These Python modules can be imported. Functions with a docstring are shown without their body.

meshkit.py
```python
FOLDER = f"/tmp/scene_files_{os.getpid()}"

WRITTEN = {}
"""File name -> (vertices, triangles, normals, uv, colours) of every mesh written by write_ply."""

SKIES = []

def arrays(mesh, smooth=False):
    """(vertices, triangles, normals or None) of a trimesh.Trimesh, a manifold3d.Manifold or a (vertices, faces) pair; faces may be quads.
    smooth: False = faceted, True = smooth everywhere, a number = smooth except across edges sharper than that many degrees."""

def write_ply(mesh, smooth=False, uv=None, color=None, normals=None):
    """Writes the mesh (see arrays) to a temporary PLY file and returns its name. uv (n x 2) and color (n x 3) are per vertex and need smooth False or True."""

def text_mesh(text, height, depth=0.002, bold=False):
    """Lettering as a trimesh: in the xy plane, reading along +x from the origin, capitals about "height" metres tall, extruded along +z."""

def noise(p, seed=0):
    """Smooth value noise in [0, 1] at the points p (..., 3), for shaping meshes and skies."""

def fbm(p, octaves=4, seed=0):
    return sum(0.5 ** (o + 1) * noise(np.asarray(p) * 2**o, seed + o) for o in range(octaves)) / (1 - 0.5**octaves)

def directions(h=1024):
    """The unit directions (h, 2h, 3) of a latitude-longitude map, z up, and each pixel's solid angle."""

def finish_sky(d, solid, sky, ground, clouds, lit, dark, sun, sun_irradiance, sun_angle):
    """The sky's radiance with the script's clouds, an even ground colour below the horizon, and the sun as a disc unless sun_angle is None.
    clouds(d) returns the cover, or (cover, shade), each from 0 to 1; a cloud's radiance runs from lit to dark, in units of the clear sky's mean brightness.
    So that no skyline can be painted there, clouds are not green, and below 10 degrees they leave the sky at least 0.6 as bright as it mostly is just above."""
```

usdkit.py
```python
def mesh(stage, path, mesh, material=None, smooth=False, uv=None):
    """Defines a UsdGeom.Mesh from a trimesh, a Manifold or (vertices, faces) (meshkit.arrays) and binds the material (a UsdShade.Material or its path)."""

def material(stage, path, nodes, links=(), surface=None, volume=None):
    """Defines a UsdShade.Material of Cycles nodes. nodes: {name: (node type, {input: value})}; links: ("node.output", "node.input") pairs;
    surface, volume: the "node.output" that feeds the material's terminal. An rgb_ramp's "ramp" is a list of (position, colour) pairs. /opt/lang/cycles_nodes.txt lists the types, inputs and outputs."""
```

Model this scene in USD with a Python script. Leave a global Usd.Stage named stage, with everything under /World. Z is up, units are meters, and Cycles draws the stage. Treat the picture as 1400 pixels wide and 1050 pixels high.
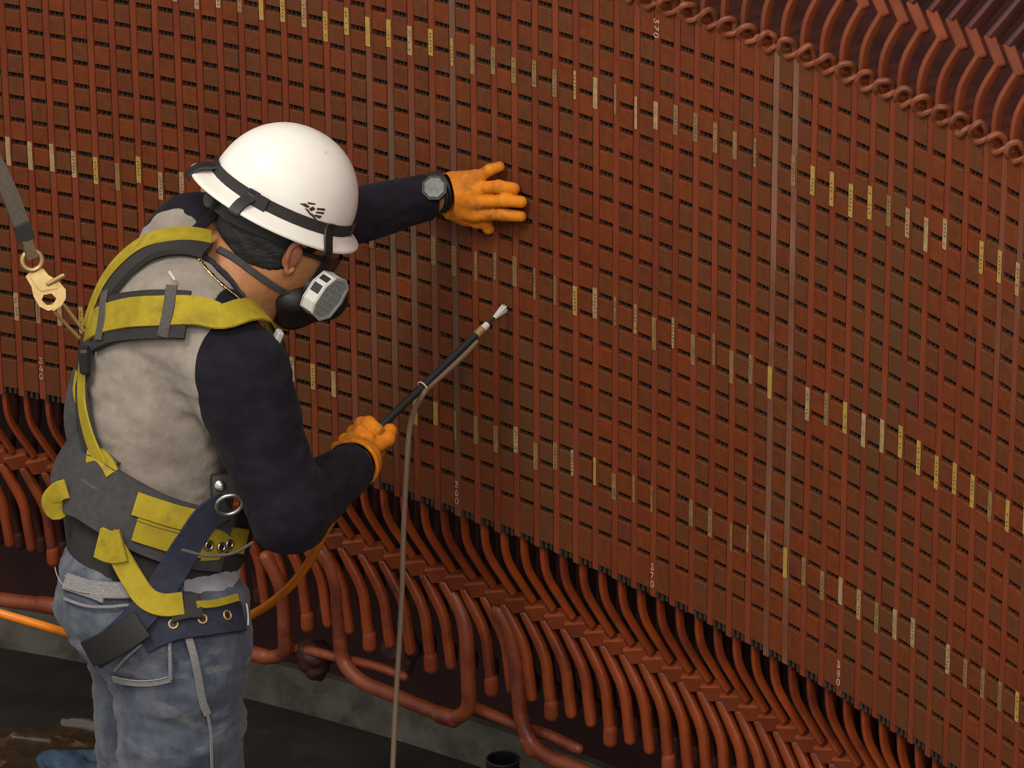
import math, random, re
import numpy as np, trimesh, usdkit, meshkit
from pxr import Usd, UsdGeom, UsdLux, UsdShade, Gf, Sdf, Vt

stage = Usd.Stage.CreateInMemory()
UsdGeom.SetStageUpAxis(stage, UsdGeom.Tokens.z)
UsdGeom.SetStageMetersPerUnit(stage, 1.0)
UsdGeom.Xform.Define(stage, '/World')
UsdGeom.Scope.Define(stage, '/World/Looks')
rng = np.random.default_rng(7)

# ------------------------------------------------------------------ camera, sky, lamps, exposure
W, H, FPX = 1400, 1050, 5895.76
PITCH, ROLL, ZC = 0.39162, 0.005712, 4.13
cp, sp, cr, sr = math.cos(PITCH), math.sin(PITCH), math.cos(ROLL), math.sin(ROLL)
EYE = np.array([0.0, 0.0, ZC])
right0, up0, fwd = np.array([1.0, 0, 0]), np.array([0, sp, cp]), np.array([0, cp, -sp])
camr, camu = cr * right0 - sr * up0, sr * right0 + cr * up0
cam = UsdGeom.Camera.Define(stage, '/World/camera')
M4 = Gf.Matrix4d(*[float(x) for row in ((*camr, 0), (*camu, 0), (*(-fwd), 0), (*EYE, 1)) for x in row])
cam.AddTransformOp().Set(M4)
cam.CreateHorizontalApertureAttr(36.0)
cam.CreateVerticalApertureAttr(27.0)
cam.CreateFocalLengthAttr(36.0 * FPX / W)
cam.CreateClippingRangeAttr(Gf.Vec2f(0.1, 200))
cam.CreateExposureAttr(0.1)

dome = UsdLux.DomeLight.Define(stage, '/World/hall_light')
dome.CreateIntensityAttr(0.20)
dome.CreateColorAttr(Gf.Vec3f(1.0, 0.93, 0.86))

def rect_lamp(name, pos, target, w, h, power, col):
    l = UsdLux.RectLight.Define(stage, '/World/' + name)
    l.CreateWidthAttr(w); l.CreateHeightAttr(h); l.CreateIntensityAttr(power); l.CreateColorAttr(Gf.Vec3f(*col))
    p, t = np.array(pos, float), np.array(target, float)
    z = p - t; z /= np.linalg.norm(z); x = np.cross([0, 1, 0.01], z); x /= np.linalg.norm(x); y = np.cross(z, x)
    l.AddTransformOp().Set(Gf.Matrix4d(*[float(v) for r_ in ((*x, 0), (*y, 0), (*z, 0), (*p, 1)) for v in r_]))

rect_lamp('high_bay_lamp', (-2.6, 4.2, 6.2), (-0.3, 6.9, 0.8), 1.6, 1.6, 21.0, (1.0, 0.92, 0.80))
rect_lamp('high_bay_lamp_001', (0.6, 0.8, 5.6), (0.0, 6.9, 0.8), 1.4, 1.4, 24.0, (1.0, 0.92, 0.82))  # unseen frontal fill, added to brighten the lower winding bars

# ------------------------------------------------------------------ helpers
def ray(u, v):
    uu, vv = u - 700.0, 525.0 - v
    px, py = cr * uu + sr * vv, -sr * uu + cr * vv
    return np.array([px / FPX, cp + sp * py / FPX, -sp + cp * py / FPX])
def at(u, v, y):                     # the place at depth y (metres from the camera along the floor)
    d = ray(u, v); return EYE + d * (y / d[1])
AXIS, R0, PHI0, PIT, ROWP = np.array([-2.68502, 4.40299]), 3.87041, 0.685047, 0.05, 0.0455157
Z0 = ZC - 2.373791                   # height of ventilation row 0
NS = R0 / PIT
def phi(t): return PHI0 + t / NS
def cyl(t, rho=0.0, z=0.0):
    a = phi(t); return np.array([AXIS[0] + (R0 + rho) * math.sin(a), AXIS[1] + (R0 + rho) * math.cos(a), z])
def rowz(r): return Z0 - r * ROWP
def on_wall(u, v, rho):              # where the sight line meets the bore cylinder grown by rho
    d = ray(u, v); e, dd = EYE[:2] - AXIS, d[:2]
    a, b, c = dd @ dd, 2 * e @ dd, e @ e - (R0 + rho) ** 2
    return EYE + d * ((-b + math.sqrt(b * b - 4 * a * c)) / (2 * a))
def slot_of(p):                      # slot number of a place
    return (math.atan2(p[0] - AXIS[0], p[1] - AXIS[1]) - PHI0) * NS
Z_TOP, Z_BOT = rowz(-4.2), rowz(19.42)

_used = {}
def path_for(parent, name):
    base = (parent.GetPath().pathString if parent else '/World') + '/' + name
    n = _used.get(base, 0); _used[base] = n + 1
    return base if n == 0 else f'{base}_{n:03d}'
def tag(prim, label=None, cat=None, group=None, kind=None):
    for k, v in (('label', label), ('category', cat), ('group', group), ('kind', kind)):
        if v: prim.SetCustomDataByKey(k, v)
    return prim
def obj(name, mesh, mat, parent=None, smooth=30, **kw):
    if parent is not None:
        root = '/'.join(parent.GetPath().pathString.split('/')[:3])
        if root in BASES: mesh = moved(mesh, None, -BASES[root])
    p = usdkit.mesh(stage, path_for(parent, name), mesh, MAT[mat], smooth=smooth).GetPrim()
    return tag(p, **kw)
BASES = {}
def placed(name, label, cat_, base):   # a thing whose parts are given in room coordinates
    th = thing(name, label, cat_, base); BASES[th.GetPath().pathString] = np.asarray(base, float); return th
def thing(name, label=None, cat=None, loc=(0, 0, 0), rotz=0.0, group=None, kind=None):
    x = UsdGeom.Xform.Define(stage, path_for(None, name))
    x.AddTranslateOp().Set(Gf.Vec3d(*map(float, loc))); x.AddRotateZOp().Set(math.degrees(rotz))
    return tag(x.GetPrim(), label, cat, group, kind)
def group_part(name, parent, mesh, mat, **kw): return obj(name, mesh, mat, parent, **kw)
def copy_of(first, loc, rotz, **kw):
    x = UsdGeom.Xform.Define(stage, path_for(None, re.sub(r'_\d{3}$', '', first.GetName())))
    x.AddTranslateOp().Set(Gf.Vec3d(*map(float, loc))); x.AddRotateZOp().Set(math.degrees(rotz))
    x.GetPrim().GetReferences().AddInternalReference(first.GetPath()); x.GetPrim().SetInstanceable(True)
    return tag(x.GetPrim(), **kw)

def cat(ms):
    ms = [(np.asarray(m[0], float), np.asarray(m[1], int)) if isinstance(m, (tuple, list)) else (np.array(m.vertices), np.array(m.faces)) for m in ms]
    ms = [(v, np.vstack([f[:, [0, 1, 2]], f[:, [0, 2, 3]]]) if f.shape[1] == 4 else f) for v, f in ms]
    off = np.cumsum([0] + [len(v) for v, _ in ms])
    return np.vstack([v for v, _ in ms]), np.vstack([f + o for (_, f), o in zip(ms, off)])
def moved(m, rot=None, loc=(0, 0, 0)):
    v, f = (np.asarray(m[0], float), m[1]) if isinstance(m, (tuple, list)) else (np.array(m.vertices), np.array(m.faces))
    return (v @ np.asarray(rot).T if rot is not None else v) + np.asarray(loc, float), f
def chamfer_box(x, y, z, c=0.001):   # box centred on the origin, all edges chamfered
    v = []
    for sx in (-1, 1):
        for sy in (-1, 1):
            for sz in (-1, 1):
                hx, hy, hz = x / 2, y / 2, z / 2
                v += [(sx * hx, sy * (hy - c), sz * (hz - c)), (sx * (hx - c), sy * hy, sz * (hz - c)), (sx * (hx - c), sy * (hy - c), sz * hz)]
    h = trimesh.convex.convex_hull(np.array(v))
    return np.array(h.vertices), np.array(h.faces)
def spline(pts, n=8):
    p = np.asarray(pts, float)
    if len(p) < 3: return np.linspace(p[0], p[-1], n + 1)
    q = np.vstack([2 * p[0] - p[1], p, 2 * p[-1] - p[-2]]); out = []
    for i in range(1, len(q) - 2):
        t = np.linspace(0, 1, n, endpoint=False)[:, None]
        a, b, c, d = q[i - 1], q[i], q[i + 1], q[i + 2]
        out.append(0.5 * (2 * b + (c - a) * t + (2 * a - 5 * b + 4 * c - d) * t ** 2 + (3 * b - a - 3 * c + d) * t ** 3))
    return np.vstack(out + [p[-1:]])
def round_corners(pts, r, n=5):      # polyline with filleted corners
    p = [np.asarray(x, float) for x in pts]; out = [p[0]]
    for a, b, c in zip(p, p[1:], p[2:]):
        u, w = a - b, c - b; lu, lw = np.linalg.norm(u), np.linalg.norm(w)
        k = min(r, lu * 0.48, lw * 0.48); s, e = b + u / lu * k, b + w / lw * k
        t = np.linspace(0, 1, n)[:, None]
        out += list((1 - t) ** 2 * s + 2 * t * (1 - t) * b + t ** 2 * e)
    return np.array(out + [p[-1]])
def frames(p, up=None):
    t = np.gradient(p, axis=0); t /= np.linalg.norm(t, axis=1, keepdims=True) + 1e-12
    n = np.zeros_like(t)
    a = np.asarray(up, float) if up is not None else (np.array([0, 0, 1.0]) if abs(t[0][2]) < 0.9 else np.array([1.0, 0, 0]))
    for i in range(len(p)):
        a = a - (a @ t[i]) * t[i]; a = a / (np.linalg.norm(a) + 1e-12); n[i] = a
    return t, n, np.cross(t, n)
def sweep(p, prof, up=None, scale=None, caps=True):   # closed profile (k,2) along a path
    p = np.asarray(p, float); t, n, b = frames(p, up); k = len(prof)
    sc = np.ones(len(p)) if scale is None else np.broadcast_to(scale, (len(p),))
    v = p[:, None] + sc[:, None, None] * (prof[None, :, :1] * b[:, None] + prof[None, :, 1:] * n[:, None])
    i, j = np.meshgrid(np.arange(len(p) - 1), np.arange(k), indexing='ij')
    q = np.stack([i * k + j, i * k + (j + 1) % k, (i + 1) * k + (j + 1) % k, (i + 1) * k + j], -1).reshape(-1, 4)
    f = np.vstack([q[:, [0, 1, 2]], q[:, [0, 2, 3]]]); v = v.reshape(-1, 3)
    if caps:
        c0, c1 = len(v), len(v) + 1; v = np.vstack([v, p[:1], p[-1:]]); jj = np.arange(k); l = (len(p) - 1) * k
        f = np.vstack([f, np.stack([np.full(k, c0), (jj + 1) % k, jj], 1), np.stack([np.full(k, c1), l + jj, l + (jj + 1) % k], 1)])
    m = trimesh.Trimesh(v, f, process=False)
    if m.volume < 0: f = f[:, ::-1]
    return v, f
def circle(r, k=12, ry=None):
    a = np.arange(k) * 2 * math.pi / k; return np.stack([r * np.cos(a), (ry or r) * np.sin(a)], 1)
def rrect(w, h, r, n=3):
    out = []
    for q, (sx, sy) in enumerate(((1, 1), (-1, 1), (-1, -1), (1, -1))):
        a = np.linspace(0, math.pi / 2, n) + q * math.pi / 2
        out += [(sx * (w / 2 - r) + r * math.cos(x), sy * (h / 2 - r) + r * math.sin(x)) for x in a]
    return np.array(out)
def tube(p, r, k=12, scale=None): return sweep(p, circle(r, k), scale=scale)
def dome_tube(p, r, k=12):           # tube with rounded ends
    p = np.asarray(p, float)
    d0, d1 = p[0] - p[1], p[-1] - p[-2]; d0 /= np.linalg.norm(d0); d1 /= np.linalg.norm(d1)
    c = [0.0, 0.5, 0.87, 1.0]
    a = [p[0] + d0 * r * s for s in c[::-1][:-1]]; z = [p[-1] + d1 * r * s for s in c[1:]]
    sc = [0.02, 0.5, 0.87] + [1] * len(p) + [0.87, 0.5, 0.02]
    return sweep(np.vstack([a, p, z]), circle(r, k), scale=np.array(sc))
def lathe(profile, k=24):            # (r, z) rows
    pr = np.asarray(profile, float); a = np.arange(k) * 2 * math.pi / k
    v = np.stack([pr[:, None, 0] * np.cos(a), pr[:, None, 0] * np.sin(a), np.broadcast_to(pr[:, None, 1], (len(pr), k))], -1).reshape(-1, 3)
    i, j = np.meshgrid(np.arange(len(pr) - 1), np.arange(k), indexing='ij')
    q = np.stack([i * k + j, i * k + (j + 1) % k, (i + 1) * k + (j + 1) % k, (i + 1) * k + j], -1).reshape(-1, 4)
    f = np.vstack([q[:, [0, 1, 2]], q[:, [0, 2, 3]]])
    return v, f
def ring(c, normal, r, tr, k=20, kk=8):
    n = np.asarray(normal, float); n /= np.linalg.norm(n)
    a = np.cross(n, [0, 0, 1.0] if abs(n[2]) < 0.9 else [1.0, 0, 0]); a /= np.linalg.norm(a); b = np.cross(n, a)
    th = np.arange(k) * 2 * math.pi / k; ph = np.arange(kk) * 2 * math.pi / kk
    d = np.cos(th)[:, None] * a + np.sin(th)[:, None] * b
    v = (np.asarray(c) + d[:, None] * (r + tr * np.cos(ph))[None, :, None] + n * (tr * np.sin(ph))[None, :, None]).reshape(-1, 3)
    i, j = np.meshgrid(np.arange(k), np.arange(kk), indexing='ij')
    q = np.stack([i * kk + j, ((i + 1) % k) * kk + j, ((i + 1) % k) * kk + (j + 1) % kk, i * kk + (j + 1) % kk], -1).reshape(-1, 4)
    return v, np.vstack([q[:, [0, 1, 2]], q[:, [0, 2, 3]]])

# ------------------------------------------------------------------ materials
MAT = {}
def srgb(r, g, b): return tuple(((x / 255 + 0.055) / 1.055) ** 2.4 if x > 10 else x / 255 / 12.92 for x in (r, g, b))
def look(name, c1, c2=None, rough=0.5, scale=20.0, metallic=0.0, bump=0.0, bscale=200.0, spec=0.5, detail=4.0, lo=0.38, hi=0.62, coat=0.0, sheen=0.0, stretch=(1, 1, 1), stain=None, random=0.0):
    n = {'g': ('geometry', {}), 'p': ('principled_bsdf', dict(roughness=rough, metallic=metallic, specular_ior_level=spec, coat_weight=coat, sheen_weight=sheen)),
         'm': ('mapping', {'scale': stretch}), 'n': ('noise_texture', dict(scale=scale, detail=detail, roughness=0.6)),
         'r': ('rgb_ramp', {'ramp': [(lo, c1), (hi, c2 or c1)]})}
    l = [('g.position', 'm.vector'), ('m.vector', 'n.vector'), ('n.fac', 'r.fac')]
    last = 'r.color'
    if stain:                         # a second, larger pattern of another colour: (colour, scale, from, to, stretch)
        n |= {'ms': ('mapping', {'scale': stain[4] if len(stain) > 4 else (1, 1, 1)}), 'ns': ('noise_texture', dict(scale=stain[1], detail=5.0, roughness=0.65)), 'rs': ('map_range', dict(from_min=stain[2], from_max=stain[3], clamp=True)),
              'x': ('mix_color', {'b': stain[0]})}
        l += [('g.position', 'ms.vector'), ('ms.vector', 'ns.vector'), ('ns.fac', 'rs.value'), ('rs.result', 'x.fac'), (last, 'x.a')]
        last = 'x.result'
    if random:
        n |= {'o': ('object_info', {}), 'mr': ('map_range', dict(from_min=0.0, from_max=1.0, to_min=1 - random, to_max=1 + random)), 'h': ('hsv', {})}
        l += [('o.random', 'mr.value'), ('mr.result', 'h.value'), (last, 'h.color')]
        last = 'h.color'
    l.append((last, 'p.base_color'))
    if bump:
        n |= {'nb': ('noise_texture', dict(scale=bscale, detail=3.0)), 'b': ('bump', dict(strength=bump, distance=0.002))}
        l += [('m.vector', 'nb.vector'), ('nb.fac', 'b.height'), ('b.normal', 'p.normal')]
    MAT[name] = usdkit.material(stage, '/World/Looks/' + name, n, l, surface='p.BSDF')

OLIVE, GREY = (0.104, 0.040, 0.0145), (0.13, 0.085, 0.055)
tooth_tones = [((0.132, 0.029, 0.008), (0.160, 0.036, 0.010)), ((0.119, 0.029, 0.008), (0.148, 0.037, 0.011)), ((0.110, 0.030, 0.009), (0.137, 0.038, 0.0115)),
               ((0.104, 0.032, 0.011), (0.128, 0.040, 0.0135)), ((0.144, 0.031, 0.008), (0.174, 0.039, 0.010)), ((0.104, 0.027, 0.011), (0.132, 0.033, 0.012))]
for i, (a, b) in enumerate(tooth_tones):
    look(f'tooth_{i}', a, b, rough=0.6, scale=60, bump=0.15, bscale=400, spec=0.2, stain=(OLIVE, 2.3, 0.50, 0.66, (1, 1, 0.45)))
look('wedge', (0.150, 0.030, 0.011), (0.195, 0.043, 0.016), rough=0.55, spec=0.22, scale=14, stretch=(1, 1, 0.3), bump=0.1, stain=(GREY, 2.6, 0.53, 0.72, (1, 1, 0.3)))
look('wedge_worn', (0.17, 0.075, 0.042), (0.22, 0.105, 0.062), rough=0.55, scale=10, stretch=(1, 1, 0.25), bump=0.1, stain=((0.15, 0.045, 0.02), 3.0, 0.5, 0.62))
look('wedge_grey', (0.10, 0.044, 0.025), (0.14, 0.062, 0.036), rough=0.55, scale=10, stretch=(1, 1, 0.25), stain=((0.14, 0.04, 0.02), 3.0, 0.52, 0.62))
look('duct', (0.006, 0.005, 0.004), rough=0.8)  # shade of the ventilation ducts, painted as near-black
look('duct_spacer', (0.045, 0.022, 0.012), (0.02, 0.02, 0.015), rough=0.7)
look('label_yellow', (0.42, 0.27, 0.055), (0.34, 0.21, 0.045), rough=0.5, scale=80)
look('label_dull', (0.25, 0.15, 0.055), (0.19, 0.10, 0.035), rough=0.6, scale=60)
look('label_pale', (0.38, 0.27, 0.13), (0.28, 0.17, 0.075), rough=0.6, scale=70)
look('label_print', (0.10, 0.07, 0.035), rough=0.6)
look('paint_white', (0.62, 0.48, 0.40), (0.36, 0.22, 0.17), rough=0.6, scale=120)
look('varnish', (0.22, 0.038, 0.008), (0.29, 0.055, 0.011), rough=0.22, coat=0.35, scale=9, bump=0.22, bscale=90, spec=0.8, random=0.1, stain=((0.11, 0.02, 0.010), 5.0, 0.52, 0.68))
look('varnish_matt', (0.20, 0.038, 0.010), (0.26, 0.052, 0.014), spec=0.3, rough=0.6, scale=12, bump=0.2, bscale=90, random=0.12, stain=((0.11, 0.04, 0.025), 4.0, 0.55, 0.7))
look('varnish_top', (0.135, 0.027, 0.009), (0.175, 0.038, 0.012), spec=0.25, rough=0.6, scale=12, bump=0.2, bscale=90, random=0.12, stain=((0.10, 0.035, 0.02), 4.0, 0.55, 0.7))  # matt varnish darkened for the upper bars, offsetting the frontal fill light
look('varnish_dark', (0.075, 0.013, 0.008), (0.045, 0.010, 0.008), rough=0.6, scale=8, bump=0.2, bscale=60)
look('pipe_red', (0.26, 0.062, 0.022), (0.17, 0.032, 0.012), rough=0.42, scale=14, bump=0.35, bscale=70, stain=((0.10, 0.02, 0.01), 7.0, 0.55, 0.68))
look('lashing', (0.21, 0.058, 0.020), (0.16, 0.036, 0.012), rough=0.55, scale=40, bump=0.3, random=0.15)
look('frame_dark', (0.050, 0.010, 0.008), (0.028, 0.007, 0.007), rough=0.75, scale=5)
look('curb', (0.16, 0.15, 0.125), (0.11, 0.10, 0.085), rough=0.8, scale=18, bump=0.3, bscale=120, stain=((0.07, 0.05, 0.04), 5.0, 0.52, 0.65))
look('floor_black', (0.020, 0.018, 0.017), (0.034, 0.030, 0.027), rough=0.55, scale=7, bump=0.25, bscale=40, stain=((0.05, 0.042, 0.035), 3.0, 0.56, 0.7))
# ------------------------------------------------------------------ floor, curb and frame behind the windings
T_A, T_B = -62, 72
def arc_sheet(rho0, z0, rho1, z1, t0=T_A, t1=T_B, n=150):
    ts = np.linspace(t0, t1, n); a = [cyl(t, rho0, z0) for t in ts]; b = [cyl(t, rho1, z1) for t in ts]
    v = np.vstack([a, b]); i = np.arange(n - 1)
    return v, np.stack([i, i + 1, i + 1 + n, i + n], 1)
def arc_solid(rho0, rho1, z0, z1, t0=T_A, t1=T_B, n=150):
    ts = np.linspace(t0, t1, n)
    c = [[cyl(t, r, z) for t in ts] for r, z in ((rho0, z0), (rho1, z0), (rho1, z1), (rho0, z1))]
    v = np.vstack(c); i = np.arange(n - 1); f = []
    for k in range(4):
        a, b = k * n, ((k + 1) % 4) * n
        f.append(np.stack([a + i, a + i + 1, b + i + 1, b + i], 1))
    f.append(np.array([[0, n, 2 * n, 3 * n], [n - 1, 4 * n - 1, 3 * n - 1, 2 * n - 1]]))
    v, f = cat([(v, np.vstack(f))])
    m = trimesh.Trimesh(v, f, process=False); m.fix_normals()
    return np.array(m.vertices), np.array(m.faces)
fl = trimesh.creation.box((12, 12, 0.1)); fl.apply_translation((-1, 6, -0.05))
obj('floor', fl, 'floor_black', kind='structure', smooth=False)
obj('baseboard_back', arc_solid(0.52, 0.66, 0.0, 0.10), 'curb', kind='structure')
obj('wall_back', arc_solid(0.54, 0.66, 0.10, 3.3), 'frame_dark', kind='structure')

# ------------------------------------------------------------------ the stator core
core = thing('stator_core', 'curved brick-red stator core wall of stacked tooth packets and vertical slot wedges', 'stator core')
G_T0, G_T1 = -50, 60
def slot_frame(t, rho, z):           # local x along the wall, y outward, z up
    a = phi(t); rot = np.array([[math.cos(a), math.sin(a), 0], [-math.sin(a), math.cos(a), 0], [0, 0, 1.0]])
    return rot, cyl(t, rho, z)
obj('core_body', arc_solid(0.011, 0.30, Z_BOT + 0.006, Z_TOP - 0.006, G_T0 - 1, G_T1 + 1), 'duct', core)  # black backing close behind the packets, painting the shade inside the ducts
obj('clamping_plate', arc_solid(0.03, 0.32, Z_TOP - 0.008, Z_TOP + 0.002, G_T0 - 1, G_T1 + 1), 'varnish_dark', core, smooth=False)
obj('clamping_plate', arc_solid(0.03, 0.32, Z_BOT - 0.002, Z_BOT + 0.008, G_T0 - 1, G_T1 + 1), 'varnish_dark', core, smooth=False)
def packet(w, h, d=0.034):
    c = 0.0012
    fr = [(-w / 2 + c, 0, -h / 2 + c), (w / 2 - c, 0, -h / 2 + c), (w / 2 - c, 0, h / 2 - c), (-w / 2 + c, 0, h / 2 - c)]
    ed = [(-w / 2, c, -h / 2), (w / 2, c, -h / 2), (w / 2, c, h / 2), (-w / 2, c, h / 2)]
    bk = [(-w / 2, d, -h / 2), (w / 2, d, -h / 2), (w / 2, d, h / 2), (-w / 2, d, h / 2)]
    f = [(0, 1, 2, 3)] + [(4 + i, 4 + (i + 1) % 4, (i + 1) % 4, i) for i in range(4)] + [(8 + i, 8 + (i + 1) % 4, 4 + (i + 1) % 4, 4 + i) for i in range(4)]
    return np.array(fr + ed + bk, float), np.array(f)
TW, GAP = 0.0335, 0.0100
packs = []                            # (projected size, t, z, h)
for t in range(G_T0, G_T1 + 1):
    edges = [(Z_TOP, rowz(-3) + GAP / 2)] + [(rowz(r) - GAP / 2, rowz(r + 1) + GAP / 2) for r in range(-3, 18)] + [(rowz(18) - GAP / 2, Z_BOT)]
    for z1, z0 in edges:
        c = cyl(t, 0, (z0 + z1) / 2); d = c - EYE
        uu, vv, dd = d @ camr, d @ camu, d @ fwd
        u, v = 700 + FPX * uu / dd, 525 - FPX * vv / dd
        inside = -5 < u < 1405 and -10 < v < 1060
        hidden = (90 < u < 400 and v > 430) or (300 < u < 480 and 180 < v < 420)
        a = phi(t); facing = abs(math.sin(a) * d[0] + math.cos(a) * d[1]) / np.linalg.norm(d)
        packs.append((facing * (z1 - z0) / dd ** 2 if inside and not hidden else 0.0, t, (z0 + z1) / 2, z1 - z0))
order = sorted(range(len(packs)), key=lambda i: -packs[i][0])
single = set(order[:300])
tone_of = {}
rest = {k: [] for k in range(6)}
for i, (_, t, z, h) in enumerate(packs):
    stripe = meshkit.noise(np.array([t * 0.45, z * 1.4, 3.0]))
    k = int(rng.choice([0, 1, 2, 3, 4, 5], p=[.26, .2, .16, .16, .14, .08] if stripe < 0.55 else [.12, .16, .24, .32, .04, .12]))
    rot, p = slot_frame(t, float(rng.normal(0, 0.0005)), z)
    m = moved(packet(TW, h + float(rng.normal(0, 0.0004))), rot, p)
    if i in single: obj('lamination_packet', m, f'tooth_{k}', core, smooth=False)
    else: rest[k].append(m)
for k, ms in rest.items():
    obj('lamination_packet_field', cat(ms), f'tooth_{k}', core, smooth=False, kind='stuff')
sp_ = []                              # spacers standing in the ventilation ducts
for t in range(G_T0, G_T1 + 1):
    for r in range(-3, 19):
        for s in (-0.009, 0.002, 0.011):
            rot, p = slot_frame(t, 0.0085 + 0.002 * rng.random(), rowz(r))
            b = trimesh.creation.box((0.0022, 0.008, GAP)); sp_.append(moved(b, rot, p + rot @ np.array([s + 0.002 * rng.normal(), 0, 0])))
obj('duct_spacer', cat(sp_), 'duct_spacer', core, smooth=False, kind='stuff')
for t in range(G_T0, G_T1):           # one wedge strip closes each slot
    z0, z1 = Z_BOT - 0.010 - 0.008 * rng.random(), Z_TOP + 0.004
    rot, p = slot_frame(t + 0.5, 0.0, (z0 + z1) / 2)
    w, c, d = 0.0142, 0.001, 0.034
    pr = np.array([(-w / 2, d), (-w / 2, 0.0014), (-w / 2 + c, 0.0004), (w / 2 - c, 0.0004), (w / 2, 0.0014), (w / 2, d)])
    n = 16; zz = np.linspace(-(z1 - z0) / 2, (z1 - z0) / 2, n); wob = np.cumsum(rng.normal(0, 0.00012, n)); wob -= wob.mean()
    v = np.stack([pr[None, :, 0] + wob[:, None], np.broadcast_to(pr[None, :, 1], (n, 6)) + rng.normal(0, 0.0002, (n, 1)), np.broadcast_to(zz[:, None], (n, 6))], -1).reshape(-1, 3)
    i, j = np.meshgrid(np.arange(n - 1), np.arange(6), indexing='ij')
    q = np.stack([i * 6 + j, i * 6 + (j + 1) % 6, (i + 1) * 6 + (j + 1) % 6, (i + 1) * 6 + j], -1).reshape(-1, 4)
    q = np.vstack([q, [(5, 4, 1, 0), (4, 3, 2, 1)], [((n - 1) * 6 + a) for a in (0, 1, 4, 5)], [((n - 1) * 6 + a) for a in (1, 2, 3, 4)]])
    mat = 'wedge_worn' if t in (19, 20) else 'wedge_grey' if t in (3,) else 'wedge'
    obj('slot_wedge', moved((v, q), rot, p), mat, core, smooth=False)
# printed labels stuck on the wedges in three bands
bands = [(0.0, -0.62, 0.52, 1.0), (8.5, -0.62, 0.62, 0.9), (15.5, -0.55, 0.6, 0.75)]
for bi, (r, a, b, dens) in enumerate(bands):
    for t in range(-18, 34):
        if rng.random() > (0.98, 0.97, 0.86)[bi]: continue
        j = rng.normal(0, 0.12); z1, z0 = rowz(r + a + j), rowz(r + b + j + 0.06 * rng.normal())
        rot, p = slot_frame(t + 0.5, -0.0008, (z0 + z1) / 2)
        far = (bi == 0 and t > 20) or (bi == 1 and t > 22) or (bi == 2 and t > 24) or (bi == 0 and -7 <= t < 4)
        mid = 2 < t < 20
        k = rng.choice(['label_yellow', 'label_dull', 'label_pale'], p=[.55, .2, .25] if far else [.15, .65, .2] if mid else [.2, .3, .5])
        wd = 0.0105 if not (mid and rng.random() < 0.5) else 0.006
        box = trimesh.creation.box((wd, 0.0009, z1 - z0))
        off = (0.0 if wd > .01 else rng.normal(0, 0.002))
        lb = obj('slot_label', moved(box, rot, p + rot @ np.array([off, 0, 0])), str(k), core, smooth=False)
        if rng.random() < 0.75:       # a row of small printed marks
            n = 6; ms = []
            for q in range(n):
                if rng.random() < 0.2: continue
                mk = trimesh.creation.box((0.0035, 0.0004, 0.0026)); ms.append(moved(mk, rot, p + rot @ np.array([off + rng.normal(0, .0006), -0.0006, (q - 2.5) * 0.0066])))
            if ms: obj('printed_mark', cat(ms), 'label_print', lb, smooth=False)
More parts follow.
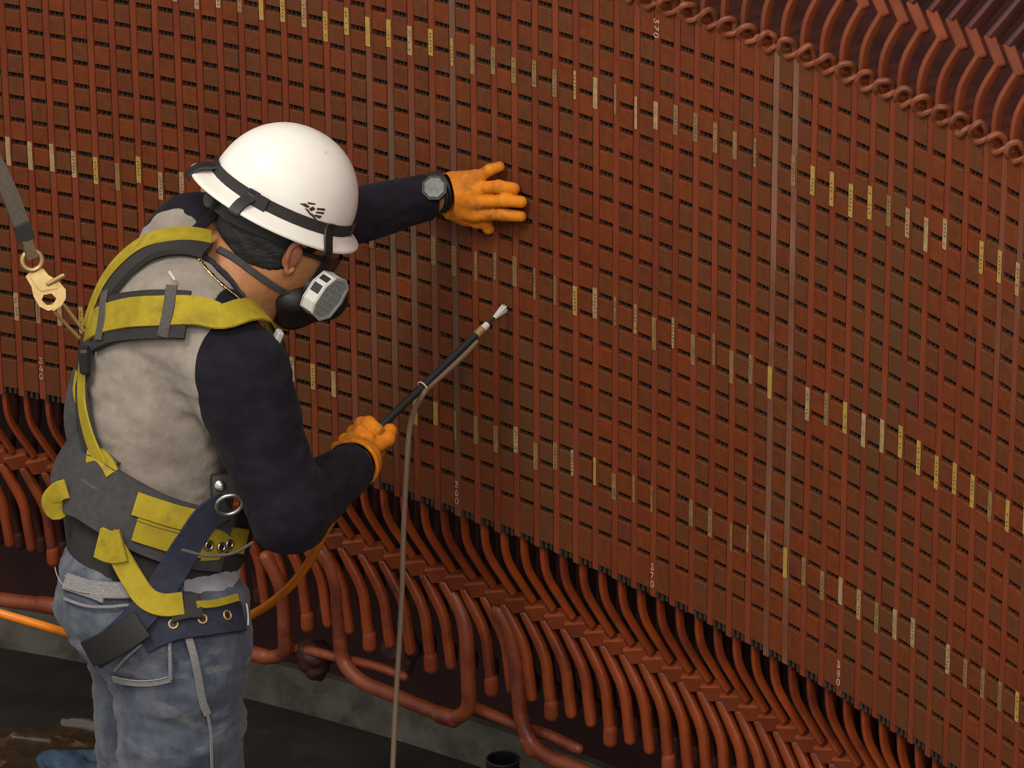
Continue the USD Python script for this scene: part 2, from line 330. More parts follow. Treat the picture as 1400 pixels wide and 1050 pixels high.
def painted(text, t, z, hgt, turned=False):   # slot numbers brushed on the wedges
    for i, ch in enumerate(text):
        m = meshkit.text_mesh(ch, hgt, 0.0006, bold=False); m.apply_translation((-m.bounds.mean(0)[0], -m.bounds.mean(0)[1], 0))
        v = np.array(m.vertices); v = np.stack([v[:, 0] * 0.95, -v[:, 2], v[:, 1]], -1)
        if turned: v = np.stack([v[:, 2], v[:, 1], -v[:, 0]], -1)
        rot, p = slot_frame(t + 0.5, -0.0004, z - i * hgt * (1.0 if turned else 1.32))
        f = np.array(m.faces)
        yield moved((v, f), rot, p)
for text, t, z, turned in (('340', -17, rowz(17.85), False), ('360', 3, rowz(18.35), False), ('370', 13, rowz(18.45), False), ('380', 23, rowz(18.4), False), ('370', 13, rowz(-3.75), True)):
    obj('painted_number', cat(list(painted(text, t, z, 0.0125, turned))), 'paint_white', core, smooth=False)
# clamping fingers under the core and lashing knots on its upper edge
ms = []
for t in range(G_T0, G_T1):
    for s in (-0.30, -0.05, 0.2):
        rot, p = slot_frame(t + s, 0.012, Z_BOT - 0.005)
        ms.append(moved(chamfer_box(0.006, 0.02, 0.014 + 0.008 * rng.random(), 0.001), rot, p))
obj('clamping_finger', cat(ms), 'duct_spacer', core, smooth=False, kind='stuff')
for t in range(-24, 46):
    for s, big in ((0.22, False), (0.72, True)):
        rot, p = slot_frame(t + s, 0.002, Z_TOP + 0.006)
        if big: pts = [(-0.004, 0.004, -0.010), (-0.002, -0.004, 0.002), (0.004, -0.003, 0.014), (0.010, 0.006, 0.018), (0.012, 0.016, 0.010), (0.010, 0.02, -0.004)]
        else: pts = [(-0.010, -0.002, -0.008), (-0.002, -0.006, -0.006), (0.007, -0.004, 0.0), (0.011, 0.006, 0.004)]
        pts = np.array(pts) + rng.normal(0, 0.0012, (len(pts), 3))
        obj('lashing_loop', moved(dome_tube(spline(pts, 4), 0.0056 if big else 0.005, 8), rot, p), 'lashing', core)

# ------------------------------------------------------------------ winding ends
def P3(*a): return np.array(a, float)
def lower_coil(kind, label, group):
    th = thing('winding_bar', label, 'winding bar', (0, 0, 0), 0, group)
    A, B, C = P3(0, .018, .012), P3(.001, .022, -.078), P3(.033, .062, -.168)
    D, E, F = P3(.046, .082, -.212), P3(.077, .096, -.285), P3(.084, .099, -.312)
    p = round_corners([A, B, C], 0.03)
    obj('bent_bar', sweep(p, rrect(0.0115, 0.0155, 0.0045), up=(0, 1, 0)), 'varnish', th, smooth=40)
    dn = C - B; dn /= np.linalg.norm(dn)
    x = P3(.82, -.05, .50); x -= (x @ dn) * dn; x /= np.linalg.norm(x); y = np.cross(dn, x)
    rot = np.stack([x, y, -dn], 1)
    obj('connection_block', moved(chamfer_box(0.056, 0.024, 0.036, 0.003), rot, (C + D) / 2 + P3(0.001, 0.004, 0.0)), 'varnish_matt', th, smooth=20)
    zb = {0: -.395, 1: -.412, 2: -.372, 3: -.42}[kind]
    G = P3(.092, .102, zb); q = round_corners([D, E, F, G], 0.03)
    L = np.linspace(0, 1, len(q))
    if kind == 3: q = round_corners([D, E, F, P3(.092, .105, -.395), P3(.105, .15, -.44)], 0.03)
    n = len(q); L = np.linspace(0, 1, n)
    obj('hanging_leg', dome_tube(q, 0.0115 if kind != 2 else 0.0122, 10), 'varnish', th, smooth=60)
    if kind in (1, 2):
        obj('end_cap', dome_tube([G + P3(0, 0, .018), G - P3(0.0, 0, .004)], 0.0142, 10), 'varnish_matt', th, smooth=60)
    return th
def upper_coil(label, group):
    th = thing('winding_bar', label, 'winding bar', (0, 0, 0), 0, group)
    A, B, C, D, E = P3(0, .018, -.012), P3(-.002, .020, .060), P3(.000, .056, .108), P3(-.036, .062, .136), P3(-.036, .13, .196)
    obj('bent_bar', sweep(round_corners([A, B, C], 0.04), rrect(0.0115, 0.016, 0.0035), up=(0, 1, 0)), 'varnish_top', th, smooth=40)
    dn = D - C; ln = np.linalg.norm(dn); dn /= ln; y = P3(0.3, 1, 0.4); y -= (y @ dn) * dn; y /= np.linalg.norm(y)
    rot = np.stack([dn, y, np.cross(dn, y)], 1)
    obj('connection_block', moved(chamfer_box(ln + 0.016, 0.018, 0.0135, 0.0025), rot, (C + D) / 2), 'varnish_top', th, smooth=20)
    obj('bar', sweep(round_corners([D, E, E + P3(0, .03, .06)], 0.03), rrect(0.013, 0.022, 0.004), up=(0, 1, 0)), 'varnish_dark', th, smooth=40)
    return th
LG = 'red winding bars hanging out below the stator core'
LL = 'red varnished winding bar bending out below the stator core, one of the row'
UG = 'red winding bars rising above the stator core at the upper right'
UL = 'matt brick-red winding bar rising above the stator core, upper right row'
NUM = 'zero one two three four five six seven eight nine ten eleven twelve thirteen fourteen fifteen sixteen seventeen eighteen nineteen twenty'.split()
NUM += ['twenty-' + x for x in NUM[1:10]]
def by_number(t, marks):
    m = min(marks, key=lambda k: abs(t - marks[k])); n = t - marks[m]
    if n == 0: return f'exactly at the painted {m}'
    return f"{NUM[abs(n)]} slot{'s' if abs(n) > 1 else ''} {'right' if n > 0 else 'left'} of the painted {m}"
MARKS = {'340 behind the worker': -17, '360 by the clear hose': 3, '370 at mid lower edge': 13, '380 at lower right': 23}
protos = {}
kinds = [0, 1, 0, 2, 0, 1, 3, 2]
for t in range(-24, 45):
    LL = 'varnished bar below the core, ' + by_number(t, MARKS)
    k = kinds[(t * 5 + (t // 3)) % 8]
    c = cyl(t + 0.5, 0, Z_BOT); a = -phi(t + 0.5)
    if k not in protos:
        th = lower_coil(k, LL, LG); protos[k] = th
        UsdGeom.Xformable(th).GetOrderedXformOps()[0].Set(Gf.Vec3d(*map(float, c))); UsdGeom.Xformable(th).GetOrderedXformOps()[1].Set(math.degrees(a))
    else: copy_of(protos[k], c, a, label=LL, group=LG, cat='winding bar')
up = None
for t in range(-14, 43):
    n_ = t - 13
    UL = 'matt red winding bar above the core edge, ' + by_number(t, {'370': 13})
    c = cyl(t + 0.5, 0, Z_TOP); a = -phi(t + 0.5)
    if up is None:
        up = upper_coil(UL, UG)
        UsdGeom.Xformable(up).GetOrderedXformOps()[0].Set(Gf.Vec3d(*map(float, c))); UsdGeom.Xformable(up).GetOrderedXformOps()[1].Set(math.degrees(a))
    else: copy_of(up, c, a, label=UL, group=UG, cat='winding bar')
# rear layer of the lower winding, seen dark between the front bars
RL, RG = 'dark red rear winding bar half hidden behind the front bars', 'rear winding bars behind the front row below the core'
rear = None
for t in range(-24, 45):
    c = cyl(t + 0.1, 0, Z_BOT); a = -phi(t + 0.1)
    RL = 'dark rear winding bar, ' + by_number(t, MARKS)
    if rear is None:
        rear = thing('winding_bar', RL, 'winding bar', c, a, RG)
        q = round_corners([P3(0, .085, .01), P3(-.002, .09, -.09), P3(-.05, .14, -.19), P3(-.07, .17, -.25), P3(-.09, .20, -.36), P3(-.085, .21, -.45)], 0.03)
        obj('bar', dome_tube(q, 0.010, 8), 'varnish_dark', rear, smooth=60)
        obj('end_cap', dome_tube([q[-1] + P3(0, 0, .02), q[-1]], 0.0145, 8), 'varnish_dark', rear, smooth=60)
    else: copy_of(rear, c, a, label=RL, group=RG, cat='winding bar')

# ------------------------------------------------------------------ ring leads under the winding
def lead(px, rho, r, label, name='ring_lead', rad=0.03, clamp=None):
    p = round_corners([on_wall(u, v, rho if np.ndim(rho) == 0 else rho[i]) for i, (u, v) in enumerate(px)], rad, 6)
    th = thing(name, label, 'pipe', p[0])
    obj('pipe', dome_tube(p - p[0], r, 14), 'pipe_red', th, smooth=60)
    for (u, v, du, dv) in clamp or ():
        a, b = on_wall(u, v, rho if np.ndim(rho) == 0 else .09), on_wall(u + du, v + dv, rho if np.ndim(rho) == 0 else .09)
        obj('taped_joint', dome_tube([a - p[0], b - p[0]], r * 1.16, 14), 'pipe_red', th, smooth=60)
    return th
lead([(440, 756), (452, 772), (461, 800), (467, 905), (492, 932), (540, 951), (588, 971), (622, 983), (642, 970), (638, 870), (632, 835), (610, 797)], [.080, .088, .094, .094, .09, .09, .09, .09, .09, .09, .094, .090, .080], 0.0150, 'thick red pipe sagging in a long U below the bars, in front of the curb', clamp=[(600, 976, 20, 7)])
lead([(682, 835), (696, 858), (706, 900), (712, 985), (728, 1022), (752, 1036), (800, 1056), (850, 1082)], [.08, .088, .094, .09, .09, .09, .09, .09], 0.0150, 'thick red pipe turning right at the bottom edge, above the black can', clamp=[(722, 1012, 6, 12)])
lead([(330, 884), (345, 893), (372, 900), (390, 893), (388, 822), (380, 790), (364, 762)], [.09, .09, .09, .09, .094, .088, .08], 0.0140, "short red pipe elbow just right of the worker's jeans", clamp=[(345, 893, 18, 5)])
lead([(398, 885), (430, 891), (458, 898), (520, 912), (552, 925)], 0.115, 0.010, 'thin red pipe running behind the long sagging pipe')
lead([(648, 966), (680, 980), (712, 994), (750, 1004), (790, 1024)], 0.115, 0.0115, 'thin red pipe running right from the end of the long sagging pipe')
lead([(-60, 806), (-5, 819), (40, 824), (95, 832), (150, 846)], 0.075, 0.0155, "red pipe at the left edge, above the orange hose", clamp=[(58, 826, 30, 5)])
# ------------------------------------------------------------------ signed distance bodies
def _n(v): v = np.asarray(v, float); return v / np.linalg.norm(v)
def d_cap(p, a, b, ra, rb):
    a, b = np.asarray(a, float), np.asarray(b, float); ab = b - a
    t = np.clip(((p - a) @ ab) / (ab @ ab), 0, 1)
    return np.linalg.norm(p - a - t[..., None] * ab, axis=-1) - (ra + (rb - ra) * t)
def d_ell(p, c, axes, r):
    q = (p - np.asarray(c)) @ np.asarray(axes).T
    k0 = np.linalg.norm(q / r, axis=-1); k1 = np.linalg.norm(q / np.square(r), axis=-1)
    return np.where(k1 > 1e-9, k0 * (k0 - 1) / np.maximum(k1, 1e-9), -min(r))
def smin(a, b, k):
    h = np.maximum(k - np.abs(a - b), 0) / k
    return np.minimum(a, b) - h * h * k * 0.25
def body_sdf(prims):
    def f(p):
        d = None
        for q in prims:
            e = d_cap(p, *q[1:5]) if q[0] == 'c' else d_ell(p, *q[1:4])
            d = e if d is None else smin(d, e, q[-1])
        return d
    return f
def grad(f, p, e=1e-3):
    g = np.stack([f(p + np.eye(3)[i] * e) - f(p - np.eye(3)[i] * e) for i in range(3)], -1)
    return g / (np.linalg.norm(g, axis=-1, keepdims=True) + 1e-12)
def skin_of(f, lo, hi, h):           # surface nets
    lo, hi = np.asarray(lo, float), np.asarray(hi, float); n = np.ceil((hi - lo) / h).astype(int) + 1
    ax = [lo[i] + h * np.arange(n[i]) for i in range(3)]
    F = np.empty(n)
    for i in range(0, n[0], 16):
        g = np.stack(np.meshgrid(ax[0][i:i + 16], ax[1], ax[2], indexing='ij'), -1)
        F[i:i + 16] = f(g)
    S = F < 0
    cnt = np.zeros(n - 1, int); acc = np.zeros((*(n - 1), 3)); w = np.zeros(n - 1)
    cs = [(a, b, c) for a in (0, 1) for b in (0, 1) for c in (0, 1)]
    sl = lambda A, o: A[o[0]:n[0] - 1 + o[0], o[1]:n[1] - 1 + o[1], o[2]:n[2] - 1 + o[2]]
    for o in cs: cnt += sl(S, o)
    act = (cnt > 0) & (cnt < 8)
    for o in cs:
        for k in range(3):
            if o[k]: continue
            o2 = tuple(1 if i == k else o[i] for i in range(3))
            a, b = sl(F, o)[act], sl(F, o2)[act]; m = (a < 0) != (b < 0)
            t = np.where(m, a / np.where(m, a - b, 1), 0)
            pt = np.tile(np.array(o, float), (len(a), 1)); pt[:, k] = t
            tmp = np.zeros((len(a), 3)); tmp[m] = pt[m]
            acc[act] += tmp; w[act] += m
    ids = -np.ones(n - 1, int); ids[act] = np.arange(act.sum())
    v = lo + h * (np.argwhere(act) + acc[act] / w[act][:, None])
    faces = []
    for k in range(3):
        i, j = (k + 1) % 3, (k + 2) % 3
        A = np.take(S, range(n[k] - 1), k); B = np.take(S, range(1, n[k]), k)
        e = np.argwhere(A != B)
        e = e[(e[:, i] > 0) & (e[:, i] < n[i] - 1) & (e[:, j] > 0) & (e[:, j] < n[j] - 1)]
        def cell(di, dj):
            c = e.copy(); c[:, i] += di; c[:, j] += dj; return ids[c[:, 0], c[:, 1], c[:, 2]]
        q = np.stack([cell(-1, -1), cell(0, -1), cell(0, 0), cell(-1, 0)], 1)
        flip = ~A[e[:, 0], e[:, 1], e[:, 2]]
        q[flip] = q[flip][:, ::-1]
        faces.append(q)
    q = np.vstack(faces); f3 = np.vstack([q[:, [0, 1, 2]], q[:, [0, 2, 3]]])
    for _ in range(2):
        d = f(v); v = v - np.clip(d, -h, h)[:, None] * grad(f, v)
    return v, f3
def cut(v, f, s):                    # the part of the mesh where s < 0, cut along s = 0
    s = np.where(np.abs(s) < 1e-9, 1e-9, s); neg = s[f] < 0; c = neg.sum(1)
    out, nv, extra, cache = [f[c == 3]], len(v), [], {}
    def mid(a, b):
        k = (min(a, b), max(a, b))
        if k not in cache:
            t = s[a] / (s[a] - s[b]); extra.append(v[a] + t * (v[b] - v[a])); cache[k] = nv + len(extra) - 1
        return cache[k]
    new = []
    for tri, ng in zip(f[(c == 1) | (c == 2)], neg[(c == 1) | (c == 2)]):
        if ng.sum() == 1:
            i = int(np.argmax(ng)); a, b, d = tri[i], tri[(i + 1) % 3], tri[(i + 2) % 3]
            new.append((a, mid(a, b), mid(a, d)))
        else:
            i = int(np.argmin(ng)); a, b, d = tri[i], tri[(i + 1) % 3], tri[(i + 2) % 3]
            x, y = mid(a, b), mid(a, d); new += [(x, b, d), (x, d, y)]
    f2 = np.vstack([out[0], np.array(new, int).reshape(-1, 3)]); v2 = np.vstack([v, np.array(extra).reshape(-1, 3)])
    u, inv = np.unique(f2, return_inverse=True)
    return v2[u], inv.reshape(-1, 3)
def thicken(v, f, d=0.003):          # gives a cut sheet of cloth an inner side
    m = trimesh.Trimesh(v, f, process=False); nn = m.vertex_normals
    e = m.edges_sorted; u, i, c = np.unique(e, axis=0, return_index=True, return_counts=True)
    b = m.edges[i[c == 1]]; N = len(v)
    side = np.vstack([np.stack([b[:, 1], b[:, 0], b[:, 0] + N], 1), np.stack([b[:, 1], b[:, 0] + N, b[:, 1] + N], 1)])
    return np.vstack([v, v - nn * d]), np.vstack([f, f[:, ::-1] + N, side])
def trace(f, u, v, y0=5.6, y1=8.2):  # where the sight line meets a body
    d = ray(u, v); d = d / np.linalg.norm(d); t = y0 / (d[1])
    for _ in range(160):
        p = EYE + d * t; s = float(f(p[None])[0])
        if s < 2e-4 or p[1] > y1: break
        t += s * 0.8
    return p

# ------------------------------------------------------------------ clothes' materials
def cloth(name, a, b, scale, rough=0.9, bump=0.35, bscale=500, stain=None, sheen=0.15, lo=.38, hi=.62, stretch=(1, 1, 1)):
    look(name, a, b, rough=rough, scale=scale, bump=bump, bscale=bscale, spec=0.15, stain=stain, sheen=sheen, lo=lo, hi=hi, stretch=stretch)
cloth('shirt_grey', (0.27, 0.235, 0.20), (0.33, 0.29, 0.25), 30, bump=0.3, bscale=130, stain=((0.20, 0.165, 0.14), 6, 0.5, 0.75))
cloth('sleeve_navy', (0.0095, 0.008, 0.014), (0.014, 0.0125, 0.020), 25, bump=0.3, bscale=130, sheen=0.03)
cloth('collar_black', (0.013, 0.012, 0.016), None, 25)
cloth('undershirt', (0.36, 0.36, 0.40), (0.30, 0.30, 0.34), 22)
cloth('denim', (0.055, 0.070, 0.108), (0.115, 0.130, 0.168), 16, bump=0.6, bscale=380, stain=((0.20, 0.205, 0.222), 9, 0.52, 0.72, (1, 1, 2.2)), stretch=(1, 1, 0.5))
cloth('denim_seam', (0.27, 0.26, 0.25), (0.17, 0.18, 0.20), 300, bump=0.4)
cloth('stitch', (0.42, 0.38, 0.30), (0.33, 0.30, 0.26), 200)
look('leather_orange', (0.72, 0.235, 0.012), (0.58, 0.175, 0.010), rough=0.7, scale=30, bump=0.4, bscale=160, spec=0.25, stain=((0.27, 0.10, 0.022), 17, 0.50, 0.68))
look('skin', (0.50, 0.225, 0.098), (0.43, 0.185, 0.08), rough=0.5, scale=60, bump=0.15, bscale=300, spec=0.35)
look('skin_ear', (0.38, 0.15, 0.085), (0.32, 0.115, 0.06), rough=0.5, scale=60, spec=0.35)
look('hair', (0.010, 0.009, 0.009), (0.018, 0.016, 0.015), rough=0.6, scale=150, bump=0.9, bscale=260, stretch=(0.3, 1, 1))
look('white_shell', (0.88, 0.86, 0.81), (0.85, 0.82, 0.76), rough=0.42, scale=25, spec=0.45, stain=((0.55, 0.47, 0.36), 60, 0.68, 0.76))
look('black_rubber', (0.014, 0.013, 0.013), rough=0.55)
look('black_web', (0.020, 0.018, 0.018), (0.032, 0.029, 0.028), rough=0.85, scale=300, bump=0.4, bscale=700)
look('grey_web', (0.075, 0.068, 0.062), (0.10, 0.09, 0.082), rough=0.9, scale=200, bump=0.5, bscale=700)
look('pad_charcoal', (0.045, 0.043, 0.045), (0.06, 0.057, 0.058), rough=0.9, scale=60, bump=0.5, bscale=450)
look('yellow_web', (0.42, 0.32, 0.010), (0.34, 0.255, 0.008), rough=0.8, scale=30, bump=0.5, bscale=800, stain=((0.24, 0.17, 0.015), 22, 0.55, 0.72))
look('navy_web', (0.014, 0.018, 0.040), (0.021, 0.026, 0.050), rough=0.85, scale=60, bump=0.5, bscale=700)
look('tan_web', (0.16, 0.115, 0.062), (0.12, 0.085, 0.046), rough=0.9, scale=120, bump=0.5, bscale=600)
look('strap_brown', (0.060, 0.047, 0.034), (0.08, 0.064, 0.047), rough=0.9, scale=200, bump=0.5, bscale=700)
look('brass', (0.52, 0.37, 0.17), (0.46, 0.32, 0.13), rough=0.42, scale=60, metallic=0.6)
look('gold', (0.90, 0.66, 0.26), rough=0.2, metallic=1.0)
look('steel', (0.62, 0.60, 0.57), rough=0.28, metallic=1.0)
look('filter_grey', (0.33, 0.37, 0.38), (0.22, 0.26, 0.27), rough=0.6, scale=220, stretch=(1, 1, 0.3))
look('filter_rim', (0.42, 0.43, 0.42), rough=0.5)
look('filter_label', (0.60, 0.58, 0.55), rough=0.5)
look('lens_dark', (0.03, 0.03, 0.032), rough=0.08, coat=0.6)
look('watch_glass', (0.20, 0.21, 0.19), (0.13, 0.14, 0.13), rough=0.25, scale=120)
look('emblem_ink', (0.05, 0.022, 0.012), (0.11, 0.05, 0.02), rough=0.4, scale=200)
look('maroon', (0.07, 0.010, 0.014), rough=0.6)
look('eye_white', (0.6, 0.58, 0.55), rough=0.2)
look('boot_leather', (0.05, 0.03, 0.02), (0.035, 0.02, 0.014), rough=0.6, scale=40, bump=0.3)

# ------------------------------------------------------------------ the worker
HEAD_F = math.radians(14)
Hf, Hl, Hz = np.array([math.cos(HEAD_F), math.sin(HEAD_F), 0]), np.array([-math.sin(HEAD_F), math.cos(HEAD_F), 0]), np.array([0, 0, 1.0])
def tilt(deg):                       # body axes leaning forward: rows lateral, forward, up
    a = math.radians(deg); u = math.cos(a) * Hz + math.sin(a) * Hf; fw = math.cos(a) * Hf - math.sin(a) * Hz
    return np.stack([Hl, fw, u])
pelvis, belly = at(212, 822, 6.80), at(222, 665, 6.86)
chest, girdle = at(222, 515, 6.88), at(258, 412, 6.90)
hipR, hipL = at(247, 872, 6.715), at(208, 852, 6.89)
kneeR, kneeL = at(250, 1225, 6.70), at(222, 1205, 6.93)
ankR, ankL = np.array([kneeR[0] - .02, kneeR[1] - .01, 0.10]), np.array([kneeL[0] - .06, kneeL[1] + .02, 0.10])
shR, elR, wrR = at(326, 514, 6.72), at(395, 702, 6.65), at(486, 634, 6.86)
shL, elL, wrL = at(264, 330, 6.99), at(405, 312, 7.06), on_wall(598, 266, -0.047)
neckA, neckB = at(296, 405, 6.90), at(368, 345, 6.925)
B = [('e', pelvis, tilt(4), np.array([.165, .150, .135]), 0.01),
     ('e', at(172, 808, 6.80), tilt(0), np.array([.13, .105, .12]), 0.05),
     ('e', belly, tilt(6), np.array([.155, .122, .19]), 0.08),
     ('e', chest, tilt(12), np.array([.165, .132, .20]), 0.09),
     ('e', girdle, tilt(30), np.array([.165, .108, .105]), 0.08),
     ('c', at(255, 428, 6.80), shR, .072, .078, 0.05), ('c', at(250, 400, 6.97), shL, .07, .072, 0.05)]
ARMR = [('c', shR, elR, .083, .064, 0.03), ('c', elR, wrR, .060, .040, 0.02)]
ARML = [('c', shL, elL, .074, .055, 0.03), ('c', elL, wrL, .054, .0385, 0.02)]
f_torso = body_sdf(B[:]); f_armR = body_sdf(ARMR); f_armL = body_sdf(ARML)
def folds(p, s, amp, seed=0): return amp * (meshkit.fbm(np.asarray(p) * s, 3, seed) - 0.5)
def f_shirt(p):
    d = smin(smin(f_torso(p), f_armR(p), 0.03), f_armL(p), 0.03)
    return d
LEGS = [('e', pelvis, tilt(4), np.array([.168, .155, .135]), 0.01), ('e', at(172, 812, 6.80), tilt(0), np.array([.135, .112, .125]), 0.05),
        ('c', hipR, kneeR, .118, .100, 0.05), ('c', kneeR, ankR, .100, .085, 0.02), ('c', hipL, kneeL, .115, .098, 0.04), ('c', kneeL, ankL, .098, .085, 0.02)]
f_legs = body_sdf(LEGS)
def f_jeans(p): return f_legs(p)
# head frame: forward, left, up
pa, ya = math.radians(33), math.radians(11)
F_ = np.array([math.cos(pa) * math.cos(ya), math.cos(pa) * math.sin(ya), -math.sin(pa)])
L_ = np.array([-math.sin(ya), math.cos(ya), 0]); U_ = np.cross(F_, L_)
HEADROT = np.stack([F_, L_, U_])     # rows
skull = at(387, 316, 6.93)
def hd(fw, lf, upw): return skull + fw * F_ + lf * L_ + upw * U_
headp = [('e', skull, HEADROT, np.array([.098, .078, .108]), 0.01), ('e', hd(.035, 0, -.055), HEADROT, np.array([.062, .058, .068]), 0.04),
         ('e', hd(.052, 0, -.092), HEADROT, np.array([.036, .040, .028]), 0.03), ('c', hd(.088, 0, -.012), hd(.112, 0, -.042), .010, .015, 0.02),
         ('c', hd(.090, -.022, .006), hd(.090, .022, .006), .012, .012, 0.02), ('c', hd(.084, -.020, -.078), hd(.084, .020, -.078), .010, .010, 0.015),
         ('c', neckA, neckB, .070, .062, 0.04), ('c', neckA - .10 * Hz, neckA, .11, .072, 0.04)]
f_head = body_sdf(headp)

person = placed('person', 'worker in a grey shirt with navy sleeves and blue jeans, leaning toward the core wall', 'person', (hipR[0], (hipR[1] + hipL[1]) / 2, 0))
inner = 0.022
def f_skin(p):
    d = np.minimum(smin(smin(f_torso(p) + inner, f_armR(p) + .010, 0.03), f_armL(p) + .008, 0.03), f_legs(p) + inner)
    return smin(d, f_head(p), 0.02)
obj('body', skin_of(f_skin, (-1.05, 6.40, 0.02), (-0.05, 7.42, 1.78), 0.010), 'skin', person, smooth=True)
# the head again at a finer grain is part of the same skin: nose, lips, eyes and ears are added to it
for s in (-1, 1):
    obj('eye', moved(trimesh.creation.icosphere(2, 0.0115), None, hd(.080, s * .032, -.012)), 'eye_white', person, smooth=True)
    e0 = np.array([[0, .0, .030], [.012, 0, .031], [.019, 0, .018], [.017, 0, .0], [.008, 0, -.016], [.0, 0, -.027], [-.005, 0, -.018]])
    if s < 0: base, ex = at(403, 352, 6.842), 1.0
    else: base, ex = hd(.004, .078, -.012), 1.0
    rim = [base + q[0] * F_ * -1 + s * (.010 + .006 * (q[0] > .01)) * L_ + q[2] * U_ for q in e0]
    lobe = dome_tube(spline(rim, 5), .0052, 8)
    cup = moved(trimesh.creation.icosphere(2, 1.0), np.stack([F_ * .015, L_ * .007, U_ * .024], 1), base - .006 * F_ + s * .006 * L_)
    obj('ear', cat([lobe, cup]), 'skin_ear', person, smooth=True)
# jeans, shirt, undershirt
vj, fj = skin_of(lambda p: f_jeans(p) + folds(p * np.array([1, 1, 1.6]), 13, 0.026, 3) + folds(p * np.array([1, 1, 2.0]), 34, 0.007, 5), (-1.05, 6.45, 0.08), (-0.30, 7.16, 1.12), 0.008)
waist_n = _n(Hz + 0.10 * Hf); waist = at(212, 752, 6.80)
jv, jf = cut(vj, fj, (vj - waist) @ waist_n)
obj('jeans', thicken(jv, jf), 'denim', person, smooth=True)
def f_shirt_f(p):
    q = p * np.array([1.0, 1.0, 2.2])
    return f_shirt(p) - 0.002 + folds(q, 9, 0.014, 11) + folds(q, 26, 0.006, 12)
vs, fs = skin_of(f_shirt_f, (-1.0, 6.40, 0.90), (-0.05, 7.42, 1.66), 0.0075)
arm_side = np.minimum(np.minimum(d_cap(vs, at(350, 508, 6.69), elR, .104, .114), d_cap(vs, elR, wrR, .09, .09)), d_cap(vs, at(345, 436, 6.74), shR, .070, .072))
arm_left = np.minimum(np.minimum(d_cap(vs, shL + .02 * Hf, elL, .090, .09), d_cap(vs, elL, wrL, .09, .09)), d_cap(vs, at(262, 352, 6.95), shL, .04, .09))
neck_cut = d_cap(vs, at(288, 410, 6.895), neckB, .098, .105)
hem = at(250, 742, 6.83)
cuffR = _n(wrR - elR); cuffL = _n(wrL - elL)
outc = np.maximum.reduce([-(vs - hem) @ _n(Hz + .02 * Hf), -neck_cut])
torso_s = np.maximum(np.maximum(-arm_side, -arm_left), outc)
obj('shirt', thicken(*cut(vs, fs, torso_s)), 'shirt_grey', person, smooth=True)
slR = np.maximum.reduce([arm_side, -neck_cut, (vs - (wrR - .012 * cuffR)) @ cuffR])
slL = np.maximum.reduce([arm_left, -neck_cut, (vs - (wrL - .026 * cuffL)) @ cuffL, arm_side * 0 - 1])
obj('sleeve', thicken(*cut(vs, fs, slR)), 'sleeve_navy', person, smooth=True)
obj('sleeve', thicken(*cut(vs, fs, slL)), 'sleeve_navy', person, smooth=True)
# rib-knit collar band around the neck opening
rim = np.abs(neck_cut - 0.008) - 0.009
obj('collar', thicken(*[x for x in (lambda m: (m[0] + 0.002 * trimesh.Trimesh(m[0], m[1], process=False).vertex_normals, m[1]))(cut(vs, fs, np.maximum(rim, outc)))]), 'collar_black', person, smooth=True)
for (e_, w_, c_) in ((elR, wrR, cuffR), (elL, wrL, cuffL)):
    cc = w_ - (0.016 if e_ is elR else 0.030) * c_
    obj('cuff', ring(cc, c_, .0395 if e_ is elR else .0375, .0055, 28, 8), 'sleeve_navy', person, smooth=True)
# hem of the white undershirt hanging out over the jeans
fu = lambda p: body_sdf([('e', belly, tilt(6), np.array([.152, .119, .19]), .01), ('e', pelvis, tilt(4), np.array([.176, .164, .14]), .06)])(p) - .007 + folds(p * np.array([1, 1, .6]), 24, .012, 21)
vu, fu_ = skin_of(fu, (-.9, 6.5, .85), (-.35, 7.1, 1.2), 0.008)
su = np.maximum.reduce([(vu - at(250, 725, 6.83)) @ Hz, -(vu - at(300, 812, 6.70)) @ _n(Hz - .05 * Hf), -(vu - at(246, 800, 6.7)) @ _n(Hf - .15 * Hz)])
obj('undershirt', thicken(*cut(vu, fu_, su)), 'undershirt', person, smooth=True)
# hair below the hat
fh = lambda p: np.maximum(d_ell(p, hd(-.008, 0, -.004), HEADROT, np.array([.106, .087, .112])) + .003 * (meshkit.fbm(p * 120, 2, 4) - .5), 0)
hf = lambda p: d_ell(p, hd(-.008, 0, -.004), HEADROT, np.array([.104, .086, .112])) + .006 * (meshkit.fbm(p * 90, 2, 4) - .5)
vh, fhh = skin_of(hf, skull - .15, skull + .15, .006)
lh = (vh - skull) @ HEADROT.T
line = np.maximum(lh[:, 0] - (.012 + .55 * np.maximum(lh[:, 2] + .0, 0) + .008 * (np.abs(lh[:, 1]) > .05)), -(lh[:, 2] + .078 + .25 * np.minimum(lh[:, 0], 0)))
hairm = cut(vh, fhh, np.minimum(line, np.maximum(lh[:, 0] - .06, .05 - lh[:, 2])))
obj('hair', thicken(*hairm, .004), 'hair', person, smooth=True)
# boots
for a, k in ((ankR, kneeR), (ankL, kneeL)):
    fb = body_sdf([('c', np.array([a[0], a[1], .16]), np.array([a[0], a[1], .05]), .052, .05, .01), ('c', np.array([a[0] - .03, a[1], .042]), np.array([a[0] + .16, a[1] + .03, .038]), .04, .038, .03)])
    fb2 = lambda p, fb=fb: np.maximum(fb(p), .004 - p[..., 2])
    obj('boot', skin_of(fb2, (a[0] - .12, a[1] - .1, -.01), (a[0] + .24, a[1] + .13, .23), .009), 'boot_leather', person, smooth=40)

